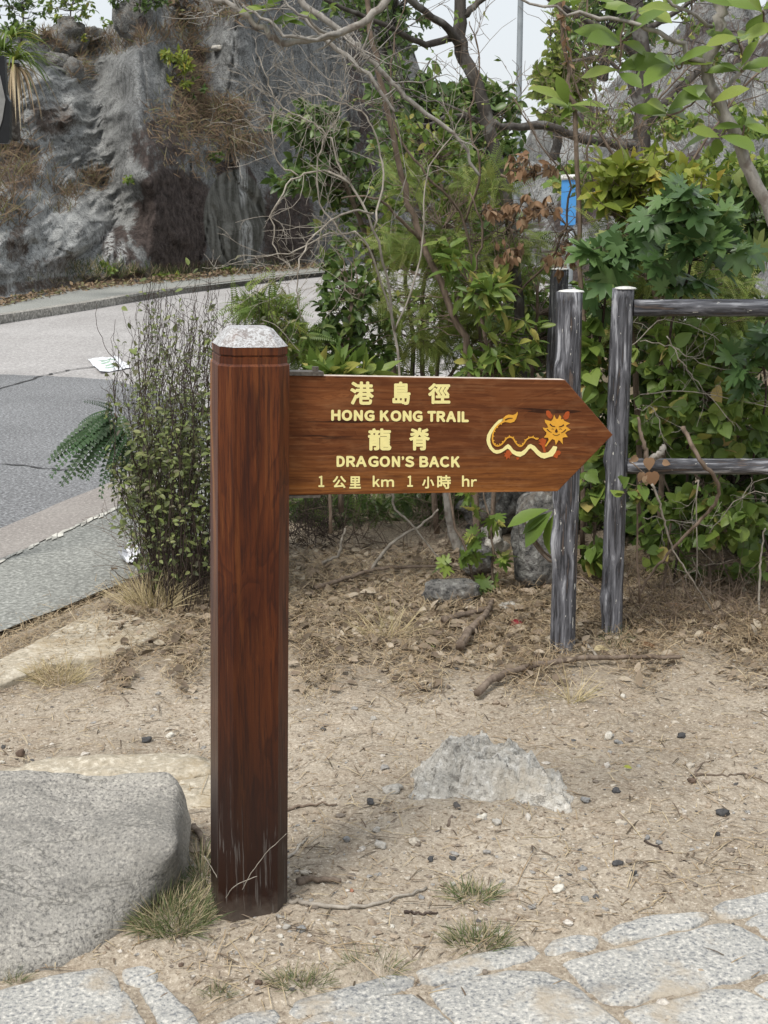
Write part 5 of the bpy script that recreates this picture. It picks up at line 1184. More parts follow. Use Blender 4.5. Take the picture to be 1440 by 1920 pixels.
for _ in range(2600):
    px = random.uniform(-40, 620); y = interp(BACK, px) + random.uniform(-9, 3) ; p = G(px, y, 0.075+random.random()*.02); O.append(tuple(p)); D.append((random.gauss(0, 1), random.gauss(0, 1), random.gauss(0.1, .3))); N.append((random.gauss(0, .5), random.gauss(0, .5), 1)); S.append(random.uniform(.04, .12))
mb.batch(T_SMALL, O, D, N, S); tag(mb.build('leaf_litter', MAT['redgrass']), 'brown fallen leaves along the back of the far footway', 'leaf litter', kind='stuff')
# boulders on top of the cliff
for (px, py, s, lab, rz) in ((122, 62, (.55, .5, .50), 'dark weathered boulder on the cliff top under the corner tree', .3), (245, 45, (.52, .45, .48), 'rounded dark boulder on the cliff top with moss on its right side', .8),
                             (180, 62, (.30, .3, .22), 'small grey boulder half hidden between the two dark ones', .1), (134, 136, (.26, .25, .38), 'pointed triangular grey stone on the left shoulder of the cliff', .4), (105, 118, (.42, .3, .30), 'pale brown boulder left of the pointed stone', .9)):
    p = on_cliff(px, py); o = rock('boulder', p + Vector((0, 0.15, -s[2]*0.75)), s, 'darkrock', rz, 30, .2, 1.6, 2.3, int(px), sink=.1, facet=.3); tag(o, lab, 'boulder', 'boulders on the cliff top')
p = on_cliff(404, 88); o = rock('rock', p + Vector((0, -.05, -.1)), (.16, .2, .07), 'lumprock', .2, 24, .2, 1.8, 3, 71, facet=.2); tag(o, 'small pale block jutting out of the grey rock face near the top', 'rock')
# pandanus, top left
def pandanus():
    c = P(28, 118, 20.5); e = empty('pandanus', c, 'spiky screw pine with long arching leaves and a skirt of dead ones, top left', 'pandanus'); O, D, N, S = [], [], [], []
    mb = MB(); pts = [P(30, 260, 21), P(26, 180, 20.6), c]; mb.tube(smooth_path(pts), .07, 7); mb.build('trunk', MAT['bark_dark'], e)
    def arc(c, d, L, w, mb, droop):
        p = Vector(c); d = Vector(d).normalized(); k = 8; sd = d.cross(Vector((0, 0, 1))).normalized(); V = []
        for i in range(k+1):
            ww = w*(1-(i/k)**2)*(.6+.4*min(1, i)); V += [tuple(p - sd*ww), tuple(p + Vector((0, 0, -ww*.5))), tuple(p + sd*ww)]
            p = p + d*L/k; d = (d + Vector((0, 0, -droop))).normalized()
        mb.add(V, [(3*i+j, 3*i+j+1, 3*i+j+4, 3*i+j+3) for i in range(k) for j in (0, 1)])
    for j, (cx, cy, n) in enumerate(((28, 112, 46), (20, 70, 24), (5, 95, 24))):
        cc = P(cx, cy, 20.5)
        for i in range(n):
            a = random.uniform(0, 6.28); m = MB(); arc(cc, (math.cos(a), math.sin(a)*.8, random.uniform(.1, 1.4)), random.uniform(.5, .95), .020, m, random.uniform(.12, .30)); m.build('leaf', MAT['lf_mid'], e)
    for i in range(40):
        a = random.uniform(0, 6.28); m = MB(); arc(P(30, 125, 20.5), (math.cos(a)*.6, math.sin(a)*.6, random.uniform(-.4, .3)), random.uniform(.6, 1.15), .016, m, random.uniform(.3, .5)); m.build('dead_leaf', MAT['straw'], e)
pandanus()

# --- dense shrubs of the thicket (each its own plant)
dark = 'dense shrubs behind the signboard'
plant('shrub', 'dark leafed shrub hanging in the upper left of the thicket before the grey cliff', 'shrub', rt(700, 930),
      [[(760, 930, 6.2, .018), (720, 560, 6.1, .014), (650, 350, 6.0, .010), (580, 240, 6.0, .007)]],
      [(580, 230, 6.0, 75, 40, .3, 63), (560, 330, 6.0, 60, 30, .3, 31), (620, 290, 6.1, 70, 50, .3, 43), (660, 360, 6.2, 70, 60, .3, 43)], T_OVAL, 'lf_dark', .048, 9, group=dark, objs=200)
plant('shrub', 'glossy dark green shrub directly above the left end of the board', 'shrub', rt(640, 960),
      [[(640, 960, 5.2, .012), (640, 760, 5.2, .010), (660, 560, 5.2, .008)], [(640, 760, 5.2, .008), (590, 660, 5.1, .005)]],
      [(650, 560, 5.3, 55, 70, .25, 43), (600, 650, 5.2, 60, 55, .25, 55), (690, 640, 5.3, 60, 60, .25, 37), (640, 480, 5.4, 40, 40, .2, 14)], T_OVAL, 'lf_dark', .042, 9, group=dark, objs=240)
plant('shrub', 'bright feathery leafed shrub peeping out right behind the post cap', 'shrub', rt(520, 1010),
      [[(520, 1010, 5.0, .010), (525, 760, 5.0, .008), (520, 600, 5.0, .006)]],
      [(520, 595, 5.0, 40, 40, .2, 37), (480, 570, 5.0, 50, 30, .2, 23), (560, 640, 5.0, 40, 40, .2, 29)], T_FROND, 'lf_mid', .085, 5, group=dark, objs=120, twigr=.0012)
plant('shrub', 'young plant with broad upright pointed leaves just above the bracket', 'shrub', rt(620, 1010),
      [[(620, 1000, 4.6, .007), (620, 800, 4.6, .006), (625, 720, 4.6, .005)]], [(625, 700, 4.6, 50, 14, .12, 13), (690, 715, 4.6, 30, 10, .1, 5)], T_LANCE, 'lf_mid', .095, 7, group=dark, objs=80, down=-.5)
plant('shrub', 'ferny light green acacia bush spreading above the middle of the board', 'shrub', rt(820, 1000),
      [[(820, 1000, 5.5, .014), (800, 750, 5.5, .011), (790, 560, 5.5, .009), (830, 430, 5.5, .006)], [(800, 760, 5.5, .009), (890, 640, 5.5, .006)]],
      [(800, 600, 5.5, 100, 70, .35, 66), (860, 480, 5.5, 100, 60, .35, 49), (760, 450, 5.5, 80, 60, .3, 26), (900, 640, 5.5, 80, 60, .3, 40), (770, 330, 5.6, 60, 50, .3, 14), (900, 350, 5.6, 70, 60, .3, 23), (700, 560, 5.6, 50, 70, .3, 23), (980, 470, 5.6, 60, 50, .3, 31)], T_FERN, 'lf_fern', .11, 6, group=dark, objs=260, twigr=.0013)
plant('shrub', 'shrub with drooping lance shaped leaves above the right part of the board', 'shrub', rt(920, 1010),
      [[(920, 1010, 5.0, .011), (930, 760, 5.0, .009), (900, 560, 5.0, .007)]],
      [(900, 550, 5.0, 60, 45, .25, 34), (850, 480, 5.1, 40, 40, .2, 14), (960, 640, 5.0, 60, 50, .25, 31), (900, 680, 5.1, 60, 30, .2, 14)], T_LANCE, 'lf_mid', .066, 7, group=dark, objs=200)
plant('shrub', 'shadowy small leafed shrub deep in the thicket behind the board', 'shrub', rt(800, 960),
      [[(760, 960, 6.4, .016), (770, 700, 6.4, .012), (760, 500, 6.4, .009)], [(900, 960, 6.6, .016), (940, 700, 6.6, .012), (960, 480, 6.6, .008)]],
      [(730, 760, 6.4, 120, 70, .4, 87), (880, 760, 6.5, 130, 70, .4, 101), (980, 620, 6.6, 80, 110, .4, 87), (870, 560, 6.7, 100, 60, .3, 43), (980, 800, 6.4, 70, 80, .4, 58), (700, 640, 6.5, 60, 50, .3, 14)], T_OVAL, 'lf_dark', .046, 9, 'twig_dark', group=dark)
plant('shrub', 'dim green undergrowth seen below the board at the back of the litter', 'shrub', rt(700, 980),
      [], [(640, 960, 5.9, 110, 40, .3, 87), (800, 950, 6.0, 100, 45, .3, 72), (900, 960, 6.1, 60, 45, .3, 43), (560, 920, 6.0, 60, 60, .3, 43)], T_FROND, 'lf_dark', .09, 5, group=dark, twig=False)
plant('shrub', 'mixed green bush behind the two free standing log posts', 'shrub', rt(1080, 1010),
      [[(1080, 1010, 5.6, .012), (1080, 700, 5.6, .010), (1060, 500, 5.6, .007)], [(1000, 1010, 5.7, .012), (1000, 700, 5.7, .009), (1010, 520, 5.7, .006)]],
      [(1010, 640, 6.1, 60, 110, .3, 87), (1110, 620, 5.9, 60, 90, .3, 116), (1070, 780, 5.9, 90, 80, .25, 130), (1090, 920, 5.8, 80, 80, .25, 116), (1010, 540, 6.1, 40, 50, .3, 17)], T_OVAL, 'lf_vine', .048, 8, group=dark, objs=260)
plant('shrub', 'small leafed twiggy green shrub between the two leaning trunks', 'shrub', rt(840, 1000),
      [[(830, 1000, 5.9, .014), (820, 700, 5.9, .011), (840, 450, 5.9, .008), (820, 300, 5.9, .005)]],
      [(800, 420, 5.9, 110, 90, .3, 87), (880, 330, 5.9, 90, 80, .3, 63), (800, 260, 5.9, 90, 60, .3, 43), (700, 470, 6.0, 70, 60, .3, 34), (940, 560, 5.9, 70, 60, .3, 43), (640, 420, 6.2, 60, 70, .3, 23)], T_OVAL, 'lf_mid', .042, 7, group=dark, twigr=.0013)
plant('shrub', 'green weedy shrub at the foot of the rocky slope, right of the dark gnarled tree', 'shrub', P(1330, 330, 14),
      [], [(1380, 330, 14, 90, 60, .6, 87), (1260, 230, 16, 50, 30, .6, 34), (1090, 350, 14, 60, 40, .6, 58), (1150, 230, 20, 60, 20, .5, 34), (1400, 230, 15, 60, 30, .5, 34)], T_OVAL, 'lf_mid', .11, 8, twig=False, fol='foliage')
bare('dead_vine', 'tangle of hair thin pale dead vines strung between the two rails', P(1240, 700, 4.45),
     [[(1200, 640, 4.45, .0022), (1260, 650, 4.42, .002), (1330, 690, 4.42, .002), (1440, 700, 4.45, .0018)], [(1250, 630, 4.4, .0026), (1280, 680, 4.4, .0024), (1310, 720, 4.4, .002), (1370, 790, 4.4, .0018)], [(1200, 740, 4.4, .002), (1300, 735, 4.4, .002), (1400, 755, 4.4, .0018), (1470, 770, 4.4, .0015)],
      [(1410, 740, 4.4, .004), (1440, 710, 4.4, .003), (1480, 690, 4.4, .003)], [(1190, 768, 4.4, .002), (1230, 770, 4.4, .0018), (1235, 820, 4.4, .0015)], [(1330, 1000, 4.35, .002), (1390, 930, 4.35, .0018), (1450, 925, 4.35, .0016)], [(1205, 970, 4.35, .002), (1260, 975, 4.35, .0018), (1335, 985, 4.35, .0016)],
      [(1180, 650, 4.5, .002), (1250, 600, 4.5, .002), (1350, 640, 4.5, .002)], [(1310, 900, 4.45, .003), (1303, 1100, 4.5, .002)]], 5, .12, 'twig_pale', 1, cat='vine', sides=4, rmin=.0006)
# withered brown leaves on a dead bough
plant('dead_bough', 'dead bough with drooping withered brown leaves beside the blue sign', 'branch', P(960, 330, 5.2),
      [[(950, 430, 5.3, .006), (985, 380, 5.2, .005), (1030, 400, 5.2, .004), (1075, 430, 5.2, .003)], [(940, 330, 5.3, .006), (990, 330, 5.2, .005), (1060, 310, 5.2, .003)], [(950, 420, 5.3, .005), (920, 395, 5.2, .003), (900, 400, 5.2, .002)]],
      [(1005, 385, 5.15, 62, 34, .2, 21), (1022, 318, 5.15, 34, 24, .15, 7), (925, 395, 5.15, 32, 12, .08, 13), (955, 480, 5.15, 30, 12, .08, 11), (975, 310, 5.15, 30, 30, .1, 14), (1050, 480, 5.2, 30, 40, .1, 14)], T_OVAL, 'lf_dead', .036, 5, down=1.2, spread=.7, objs=300, jit=.02)
# --- right side
plant('shrub', 'yellow green broad leafed shrub above the fence, right of the blue sign', 'shrub', rt(1200, 1010),
      [[(1200, 1000, 5.0, .014), (1190, 640, 5.0, .011), (1170, 420, 5.0, .008)], [(1190, 600, 5.0, .009), (1260, 400, 5.0, .006)]],
      [(1155, 325, 4.95, 50, 32, .2, 20), (1230, 315, 4.95, 60, 35, .2, 22), (1135, 385, 4.95, 30, 25, .15, 7), (1180, 380, 5.0, 70, 25, .2, 14), (1300, 340, 5.0, 50, 30, .2, 10)], T_OVAL, 'lf_yel', .07, 7, objs=260, twigr=.0018)
plant('shrub', 'feathery pale green acacia spray between the yellow shrub and the fence', 'shrub', rt(1240, 1030),
      [[(1240, 1030, 4.9, .012), (1240, 640, 4.9, .009), (1200, 450, 4.9, .006)]],
      [(1210, 430, 4.85, 90, 45, .2, 34), (1165, 500, 4.85, 40, 35, .2, 14), (1300, 500, 4.9, 110, 60, .2, 40), (1240, 560, 4.95, 120, 60, .2, 44), (1390, 560, 4.95, 60, 90, .2, 40), (1140, 590, 5.0, 30, 50, .2, 10)], T_FERN, 'lf_fern', .11, 4, objs=280, twigr=.0012)
for (lab, root, limbs, blobs, sz) in (
      ('lobed dark green leafy sapling standing above the top rail', rt(1290, 1120), [[(1260, 1120, 4.8, .005), (1290, 850, 4.8, .005), (1255, 640, 4.6, .005), (1290, 520, 4.5, .005), (1310, 400, 4.5, .005), (1315, 340, 4.5, .003)]],
       [(1300, 370, 4.45, 60, 35, .12, 9), (1340, 430, 4.45, 70, 35, .12, 10), (1270, 460, 4.45, 60, 40, .12, 9), (1290, 530, 4.45, 50, 25, .1, 6), (1380, 480, 4.45, 50, 30, .1, 6), (1230, 400, 4.5, 30, 30, .1, 4)], .105),
      ('lobed leafed sapling whose leaves spread over the tops of the log posts', rt(1150, 1080), [[(1120, 1080, 4.9, .005), (1105, 800, 4.9, .005), (1128, 620, 4.8, .005), (1145, 480, 4.7, .005), (1140, 420, 4.7, .003)]],
       [(1150, 450, 4.65, 70, 30, .1, 9), (1125, 480, 4.65, 40, 22, .1, 6), (1165, 520, 4.65, 50, 25, .1, 6), (1130, 560, 4.8, 30, 25, .1, 4)], .10),
      ('dark lobed leaves drooping at the right edge below the top rail', rt(1420, 1100), [[(1460, 1100, 4.7, .005), (1410, 900, 4.7, .004), (1435, 760, 4.5, .004), (1430, 640, 4.4, .005), (1440, 600, 4.4, .003)]],
       [(1400, 690, 4.38, 40, 40, .08, 6), (1440, 640, 4.38, 40, 25, .08, 5)], .095)):
    plant('sapling', lab, 'sapling', root, limbs, blobs, T_LOBED, 'lf_lobed', sz*.86, 3, 'twig_dark', 'saplings with lobed leaves', objs=300, spread=.8, down=.35, twigr=.0016, jit=.006)
# vines on the right: heart shaped leaves in curtains
vn = 'vines hanging around the log fence'
plant('vine', 'curtain of round leafed vine between the two rails', 'vine', rt(1300, 1150), [[(1400, 1150, 4.7, .005), (1330, 960, 4.7, .004), (1370, 820, 4.7, .0035), (1260, 700, 4.7, .0025)], [(1230, 1130, 4.7, .005), (1262, 960, 4.7, .004), (1215, 820, 4.7, .003), (1240, 690, 4.7, .0025)]],
      [(1310, 780, 4.6, 140, 75, .2, 100), (1310, 660, 4.7, 140, 60, .2, 70)], T_ROUND, 'lf_vine', .052, 5, objs=290, group=vn, twigr=.0012, down=.5)
plant('vine', 'round leafed vine hanging below the lower rail', 'vine', rt(1330, 1160), [[(1330, 1160, 4.75, .008), (1330, 950, 4.7, .006), (1300, 880, 4.6, .004)]],
      [(1330, 960, 4.6, 110, 60, .15, 50), (1400, 1010, 4.7, 60, 90, .15, 26), (1230, 990, 4.65, 40, 70, .12, 14), (1300, 1080, 4.9, 110, 40, .1, 16)], T_ROUND, 'lf_vine', .050, 5, objs=280, group=vn, twigr=.0012, down=.5)
plant('vine', 'vine leaves filling the gap between the two nearest log posts', 'vine', rt(1110, 1150), [[(1110, 1150, 4.8, .007), (1115, 800, 4.8, .005), (1110, 620, 4.8, .004)]],
      [(1112, 700, 4.75, 26, 110, .1, 26), (1110, 900, 4.75, 28, 90, .1, 26), (1115, 1040, 4.8, 30, 50, .1, 12)], T_HEART, 'lf_vine', .06, 4, objs=200, group=vn, twigr=.0012, down=.5)
plant('vine', 'small vine sprig with pale green heart leaves in front of the second log post', 'vine', rt(1190, 1130), [[(1200, 1130, 4.25, .004), (1195, 960, 4.18, .003), (1200, 905, 4.15, .002)]],
      [(1195, 930, 4.12, 26, 24, .03, 7), (1170, 920, 4.12, 10, 16, .02, 3)], T_HEART, 'lf_vine', .048, 2, objs=40, group=vn, twigr=.001, down=.4)
plant('shrub', 'dark mass of leaves at the back of the fence on the right', 'shrub', rt(1320, 1020), [[(1250, 1020, 5.6, .009), (1310, 800, 5.6, .007), (1270, 560, 5.6, .005)], [(1400, 1020, 5.6, .009), (1360, 760, 5.6, .007), (1420, 480, 5.6, .005)]],
      [(1290, 620, 5.8, 170, 110, .5, 200), (1320, 830, 5.8, 190, 130, .5, 260), (1330, 1000, 5.6, 190, 80, .5, 150), (1400, 420, 5.6, 80, 110, .3, 60), (1240, 480, 5.6, 100, 70, .3, 40)], T_OVAL, 'lf_dark', .075, 8, 'twig_dark', group=dark)
plant('shrub', 'loose shrub outside the right edge continuing the hedge', 'shrub', rt(1600, 1100), [[(1600, 1100, 5.0, .014), (1580, 700, 5.0, .01), (1600, 450, 5.0, .007)]],
      [(1580, 600, 5.0, 130, 140, .4, 70), (1590, 880, 4.9, 140, 140, .4, 70)], T_OVAL, 'lf_dark', .08, 7, 'twig_dark', group=dark)
# spray with three broad drooping leaves left of the fence post
sp3 = plant('sapling', 'little sapling with large drooping pale green leaves at the left of the log posts', 'sapling', rt(1020, 1140), [[(1042, 1060, 4.6, .005), (1000, 1000, 4.5, .004), (985, 975, 4.5, .003)]], [], T_OBOV, 'lf_big', .1, 1, 'bark_brown')
leaf_objects(sp3, T_OBOV, MAT['lf_big'], [tuple(P(1030, 955, 4.45)), tuple(P(1036, 958, 4.45)), tuple(P(1040, 962, 4.45)), tuple(P(1034, 962, 4.45))], [(-1, -.2, -.15), (-.75, -.3, -.65), (-.35, -.2, -1), (-.9, 0, -.4)], [(0, -.5, 1), (-.4, -.6, .7), (-.8, -.5, .3), (0, -.4, 1)], [.15, .15, .14, .12])
# thin saplings standing in front of the litter, centre
for (lab, limb, leaves) in (('slim green stemmed sapling crossing below the right part of the board', [(905, 1140, 4.75, .006), (880, 1060, 4.7, .0055), (850, 960, 4.7, .005), (835, 880, 4.7, .004)], [(850, 1040), (890, 1000), (905, 1040), (840, 1060), (915, 1100)]),
                            ('slim brown stemmed sapling rising from the fallen log', [(925, 1150, 4.75, .005), (925, 1060, 4.7, .0045), (915, 960, 4.7, .004), (900, 890, 4.7, .003)], [(885, 960), (930, 970), (950, 1040), (910, 1110), (870, 930)])):
    e = plant('sapling', lab, 'sapling', P(limb[0][0], limb[0][1], limb[0][2]), [limb], [(x, y, 4.68, 16, 10, .04, 2) for x, y in leaves], T_LOBED, 'lf_mid', .055, 3, 'bark_brown', 'slim saplings under the board', objs=60, twigr=.001)
# --- dark wiry shrub left of the post
def wiry():
    b = rt(330, 1075); e = empty('wiry_shrub', b, 'dark wiry shrub with many upright blackish stems and tiny leaves, left of the signpost', 'shrub'); mb = MB(); O, D, N, S = [], [], [], []
    LX = lambda y: np.interp(y, [520, 600, 680, 760, 850, 930, 1000, 1080], [255, 225, 205, 212, 222, 235, 265, 300])
    for i in range(250):
        u = random.random(); tx = 208 + 337*random.random()**0.95; Y = random.uniform(4.4, 5.3); ty = random.uniform(515, 690) + 25*math.sin(tx*.06)
        if tx < 250: ty = random.uniform(590, 860)
        bx = 330 + (tx-330)*.62 + random.gauss(0, 22)
        if bx < 285: bx = random.uniform(285, 330)
        base = Vector((P(bx, 1070, Y).x, Y, 0)); top = P(tx, ty, Y + random.uniform(-.2, .2)); mx = max(tx*.7+bx*.3 - random.uniform(0, 25), LX(850))
        mid = P(mx, (ty+1070)/2 + random.uniform(-40, 40), Y) + Vector((0, random.gauss(0, .04), 0))
        pts = wild(smooth_path([base, mid, top], None, 9), .009); r = random.uniform(.0010, .0021)
        mb.tube(pts, [r*1.3-(r*.95)*j/len(pts) for j in range(len(pts))], 3, False); n = len(pts); ends = []
        branchlets(mb, pts, [r]*n, 4, .11, 0, 0, (0, 0, .6), 3, ends, .0006)
        dn = random.random()
        for j in range(int(12+46*dn)):
            t = random.triangular(.14, .96, .45); q = pts[int(t*(n-1))]; d = (random.gauss(0, 1), random.gauss(0, 1), random.gauss(-.2, .6)); O.append(tuple(q + Vector(d)*.012)); D.append(d); N.append((random.gauss(0, .6), -.5, .7)); S.append(random.uniform(.012, .032)*(1.0 if t < .6 else .65))
        for q, d in ends:
            if random.random() < .6*dn + .1:
                for _ in range(1): dd = (random.gauss(0, 1), random.gauss(0, 1), random.gauss(-.2, .6)); O.append(tuple(q)); D.append(dd); N.append((random.gauss(0, .6), -.5, .7)); S.append(random.uniform(.014, .036))
    mb.build('stems', MAT['twig_dark'], e); lm = MB(); lm.batch(T_OVAL, O, D, N, S); tag(lm.build('foliage', MAT['lf_grey'], e), kind='stuff')
wiry()
# curved whip at far left of it
def whip(name, label, cat, pts, r, bark, sub=6, jit=.002, sides=6, group=None, parent=None):
    p, rr = smooth_path([P(*q[:3]) if len(q) > 2 else GG(*q)+Vector((0, 0, r)) for q in pts], [r]*len(pts), sub); p = wild(p, jit); n = len(p)
    mb = MB(); mb.tube(p, [r*(1-.5*i/n) for i in range(n)], sides, True, .12); o = mb.build(name, MAT[bark], parent, origin=p[0]); 
    if not parent: tag(o, label, cat, group)
    return o
whip('stem', 'thin dark curved whip sticking out left of the wiry shrub', 'stem', [(250, 720, 4.8), (205, 660, 4.8), (182, 610, 4.8), (182, 570, 4.8)], .0016, 'twig_dark', sides=4)
# acacia fronds drooping over the road, left
def acacia():
    e = empty('acacia_seedling', rt(260, 1020), 'drooping dark green acacia fronds hanging over the road left of the wiry shrub', 'acacia'); mb = MB()
    st = smooth_path([P(290, 1040, 4.75), P(262, 900, 4.7), P(235, 820, 4.65), P(215, 775, 4.6)]); mb.tube(st, [.004]*len(st), 5); O, D, N, S = [], [], [], []
    fr = [((215, 775), (128, 800)), ((210, 778), (88, 862)), ((215, 780), (75, 895)), ((218, 785), (110, 895)), ((225, 790), (130, 905)), ((228, 800), (165, 890)), ((232, 800), (175, 915)), ((236, 810), (200, 905)), ((225, 775), (240, 860)), ((215, 770), (165, 765)), ((240, 830), (225, 930)), ((210, 775), (120, 845)), ((215, 775), (150, 830)), ((225, 790), (150, 925)), ((200, 800), (95, 880)), ((190, 800), (120, 870)), ((230, 820), (190, 925)), ((215, 790), (140, 860))]
    for (a, b) in fr:
        p, q = P(*a, 4.6), P(*b, 4.55+random.uniform(-.1, .1)); d = q - p; O.append(tuple(p)); D.append(tuple(d + Vector((0, 0, .06)))); N.append((random.gauss(0, .5), -.8, .6+random.gauss(0, .3))); S.append(d.length*random.uniform(.8, 1.08))
    leaf_objects(e, T_ACACIA, MAT['lf_mimosa'], O, D, N, S, 'frond'); mb.build('stem', MAT['bark_brown'], e)
acacia()
# brown dead twiggy stuff below the shrub and beneath the left end of the board
def twiggery(name, label, cx, cy, rx, ry, Y, n, L, bark, up=.8, kind=None, cat='brushwood'):
    mb = MB(); root = rt(cx, cy+ry)
    for _ in range(n):
        a, b = random.uniform(-1, 1), random.uniform(-1, 1); g = GG(cx+a*rx, cy+b*ry); p = Vector(g); d = Vector((random.gauss(0, .6), random.gauss(0, .5), abs(random.gauss(up, .4)))).normalized(); pts = [p.copy()]; l = L*random.uniform(.4, 1.3)
        for j in range(6): d = (d + Vector((random.gauss(0, .25), random.gauss(0, .25), random.gauss(-.06, .22)))).normalized(); p = p + d*l/6; p.z = max(p.z, .004); pts.append(p.copy())
        r = random.uniform(.0009, .0024); rr = [r*(1-.6*j/6) for j in range(7)]; mb.tube(pts, rr, 3, False)
        if random.random() < .5: branchlets(mb, pts, rr, 2, l*.35, 0, 0, None, 3, None, .0006)
    return tag(mb.build(name, MAT[bark], origin=root), label, cat, kind=kind)
twiggery('brushwood', 'dry brown stems at the foot of the wiry shrub', 330, 1075, 75, 45, 4.9, 220, .30, 'bark_brown', kind='stuff')
twiggery('brushwood', 'blackish dead stems under the left end of the board', 590, 1000, 60, 30, 5.2, 170, .34, 'twig_dark', kind='stuff')
twiggery('brushwood', 'grey brown dead twigs below the middle of the board', 760, 1010, 120, 30, 5.3, 90, .4, 'bark_brown', kind='stuff')
twiggery('brushwood', 'low tangle of brown twigs under the vines on the right', 1300, 1150, 150, 35, 4.7, 260, .22, 'bark_brown', up=.4, kind='stuff')
LIFT = {'long curved': .014, 'long falle': .02, 'thick roug': .02, 'second bro': .02, 'forked ble': .02}
for (lab, pts, r, b) in (
    ('long fallen pale branch lying across the litter under the board', [(590, 1117), (660, 1095), (730, 1078), (840, 1076)], .010, 'log'),
    ('bent grey branch arching up from the litter toward the board', [(690, 1085, 4.95), (712, 1045, 4.95), (745, 1010, 4.95), (790, 985, 4.95), (822, 955, 4.95)], .0075, 'twig_pale'),
    ('yellowish bare stem curving down from the board edge', [(735, 925, 4.9), (742, 955, 4.9), (775, 985, 4.9), (800, 1020, 4.9), (835, 1060, 4.9)], .0055, 'twig_pale'),
    ('forked bleached stick at the left under the board', [(605, 1065, 5.0), (635, 1048, 5.0), (642, 1020, 5.0), (648, 1000, 5.0)], .007, 'twig_pale'),
    ('thick rough fallen log end pointing to the path', [(862, 1232), (880, 1205), (905, 1178), (922, 1145)], .017, 'log'),
    ('second brown log lying behind the thick log end', [(830, 1180), (870, 1170), (915, 1160)], .014, 'log'),
    ('long curved branch lying on the ground in front of the log posts', [(895, 1316), (925, 1290), (985, 1268), (1060, 1253), (1150, 1248), (1275, 1247)], .0125, 'log'),
    ('pale leafless vine stem running from the lower rail down to the ground', [(1222, 908, 4.1), (1238, 945, 4.12), (1247, 985, 4.15), (1262, 1030, 4.2), (1300, 1090, 4.25), (1335, 1148, 4.35)], .0042, 'twig_pale'),
    ('brown vine stem curving from the lower rail behind the pale one', [(1280, 800, 4.2), (1312, 860, 4.15), (1345, 905, 4.2), (1340, 945, 4.25), (1300, 990, 4.3), (1250, 1040, 4.35), (1212, 1090, 4.4), (1196, 1128, 4.4)], .0075, 'bark_brown'),
    ('thin upright grey stem at the right edge under the vines', [(1422, 1148, 4.4), (1424, 1080, 4.4), (1428, 1030, 4.4), (1435, 990, 4.4)], .0045, 'twig_pale'),
    ('cut grey stub sticking up beside the second log post', [(1215, 868, 4.2), (1207, 830, 4.2), (1196, 782, 4.2)], .009, 'bark_brown'),
    ('brown root running to the left foot of the nearest log post', [(985, 1000, 4.5), (1030, 1050, 4.45), (1090, 1085, 4.5), (1135, 1115, 4.5)], .0065, 'bark_brown'),
    ('grey forked trunk base deep behind the slim saplings', [(865, 1055, 5.3), (850, 1000, 5.3), (838, 940, 5.3), (830, 850, 5.3)], .026, 'bark_pale'),
    ('thin dark stick lying on the dirt at the right', [(1208, 1578), (1250, 1598), (1292, 1621)], .0028, 'twig_dark'),
    ('crooked brown twig on the dirt near the right edge', [(1300, 1455), (1352, 1455), (1400, 1455), (1440, 1470)], .003, 'log'),
    ('bleached curved stick starting at the foot of the signpost', [(543, 1695), (600, 1702), (670, 1705), (730, 1692), (800, 1668)], .0052, 'twig_pale'),
    ('small bent pale strip of bark right of the signpost foot', [(540, 1612), (560, 1592), (577, 1574)], .0035, 'twig_pale'),
    ('dark flat stick right of the signpost', [(538, 1522), (575, 1512), (632, 1511)], .0042, 'bark_brown'),
    ('short knobbly brown stick on the dirt right of the signpost', [(558, 1660), (590, 1656), (640, 1658)], .0085, 'log'),
    ('little dark twig by the long bleached stick', [(758, 1713), (790, 1716), (820, 1714)], .0035, 'twig_dark'),
    ('short straight stick end by the pale rock', [(838, 1552), (848, 1532)], .0045, 'log'),
    ('brown half buried stick between boulder and signpost', [(362, 1555), (378, 1580), (390, 1610)], .0085, 'log'),
    ('curved dark twig above the crooked one at the right', [(1300, 1460), (1315, 1435), (1338, 1428)], .003, 'log'),
    ('bleached stick under the second log post', [(1052, 1190), (1100, 1215), (1120, 1238)], .008, 'twig_pale')):
    ob = whip('branch' if r > .006 else 'stick', lab, 'branch' if r > .006 else 'stick', pts, r, b); ob.location.z += LIFT.get(lab[:10] if lab[:11] != 'long curved' else 'long curved', 0)
# curled dry heart leaves on the lower rail
e = plant('dry_vine', 'curled brown dry heart shaped leaves caught on the left end of the lower rail', 'vine', P(1190, 860, 4.14), [[(1180, 862, 4.16, .003), (1205, 885, 4.13, .002), (1225, 900, 4.12, .002)]], [], T_HEART, 'lf_dead', .05, 1)
leaf_objects(e, T_HEART, MAT['lf_dead'], [tuple(P(x, y, 4.11)) for x, y in ((1216, 858), (1203, 885), (1222, 884), (1210, 892), (1242, 866), (1195, 856))], [(.1, -.1, -1), (-.2, 0, -1), (.1, -.1, -1), (.2, 0, -.9), (1, 0, -.3), (-.8, 0, -.6)], [(0, -1, 0), (.4, -1, 0), (-.3, -1, .1), (.2, -1, .2), (0, -1, .3), (.3, -1, 0)], [.042, .034, .05, .034, .028, .03])
whip('stub', 'short whitish broken stub resting on the lower rail', 'stick', [(1222, 862, 4.2), (1240, 848, 4.18), (1245, 835, 4.2)], .014, 'bark_pale')

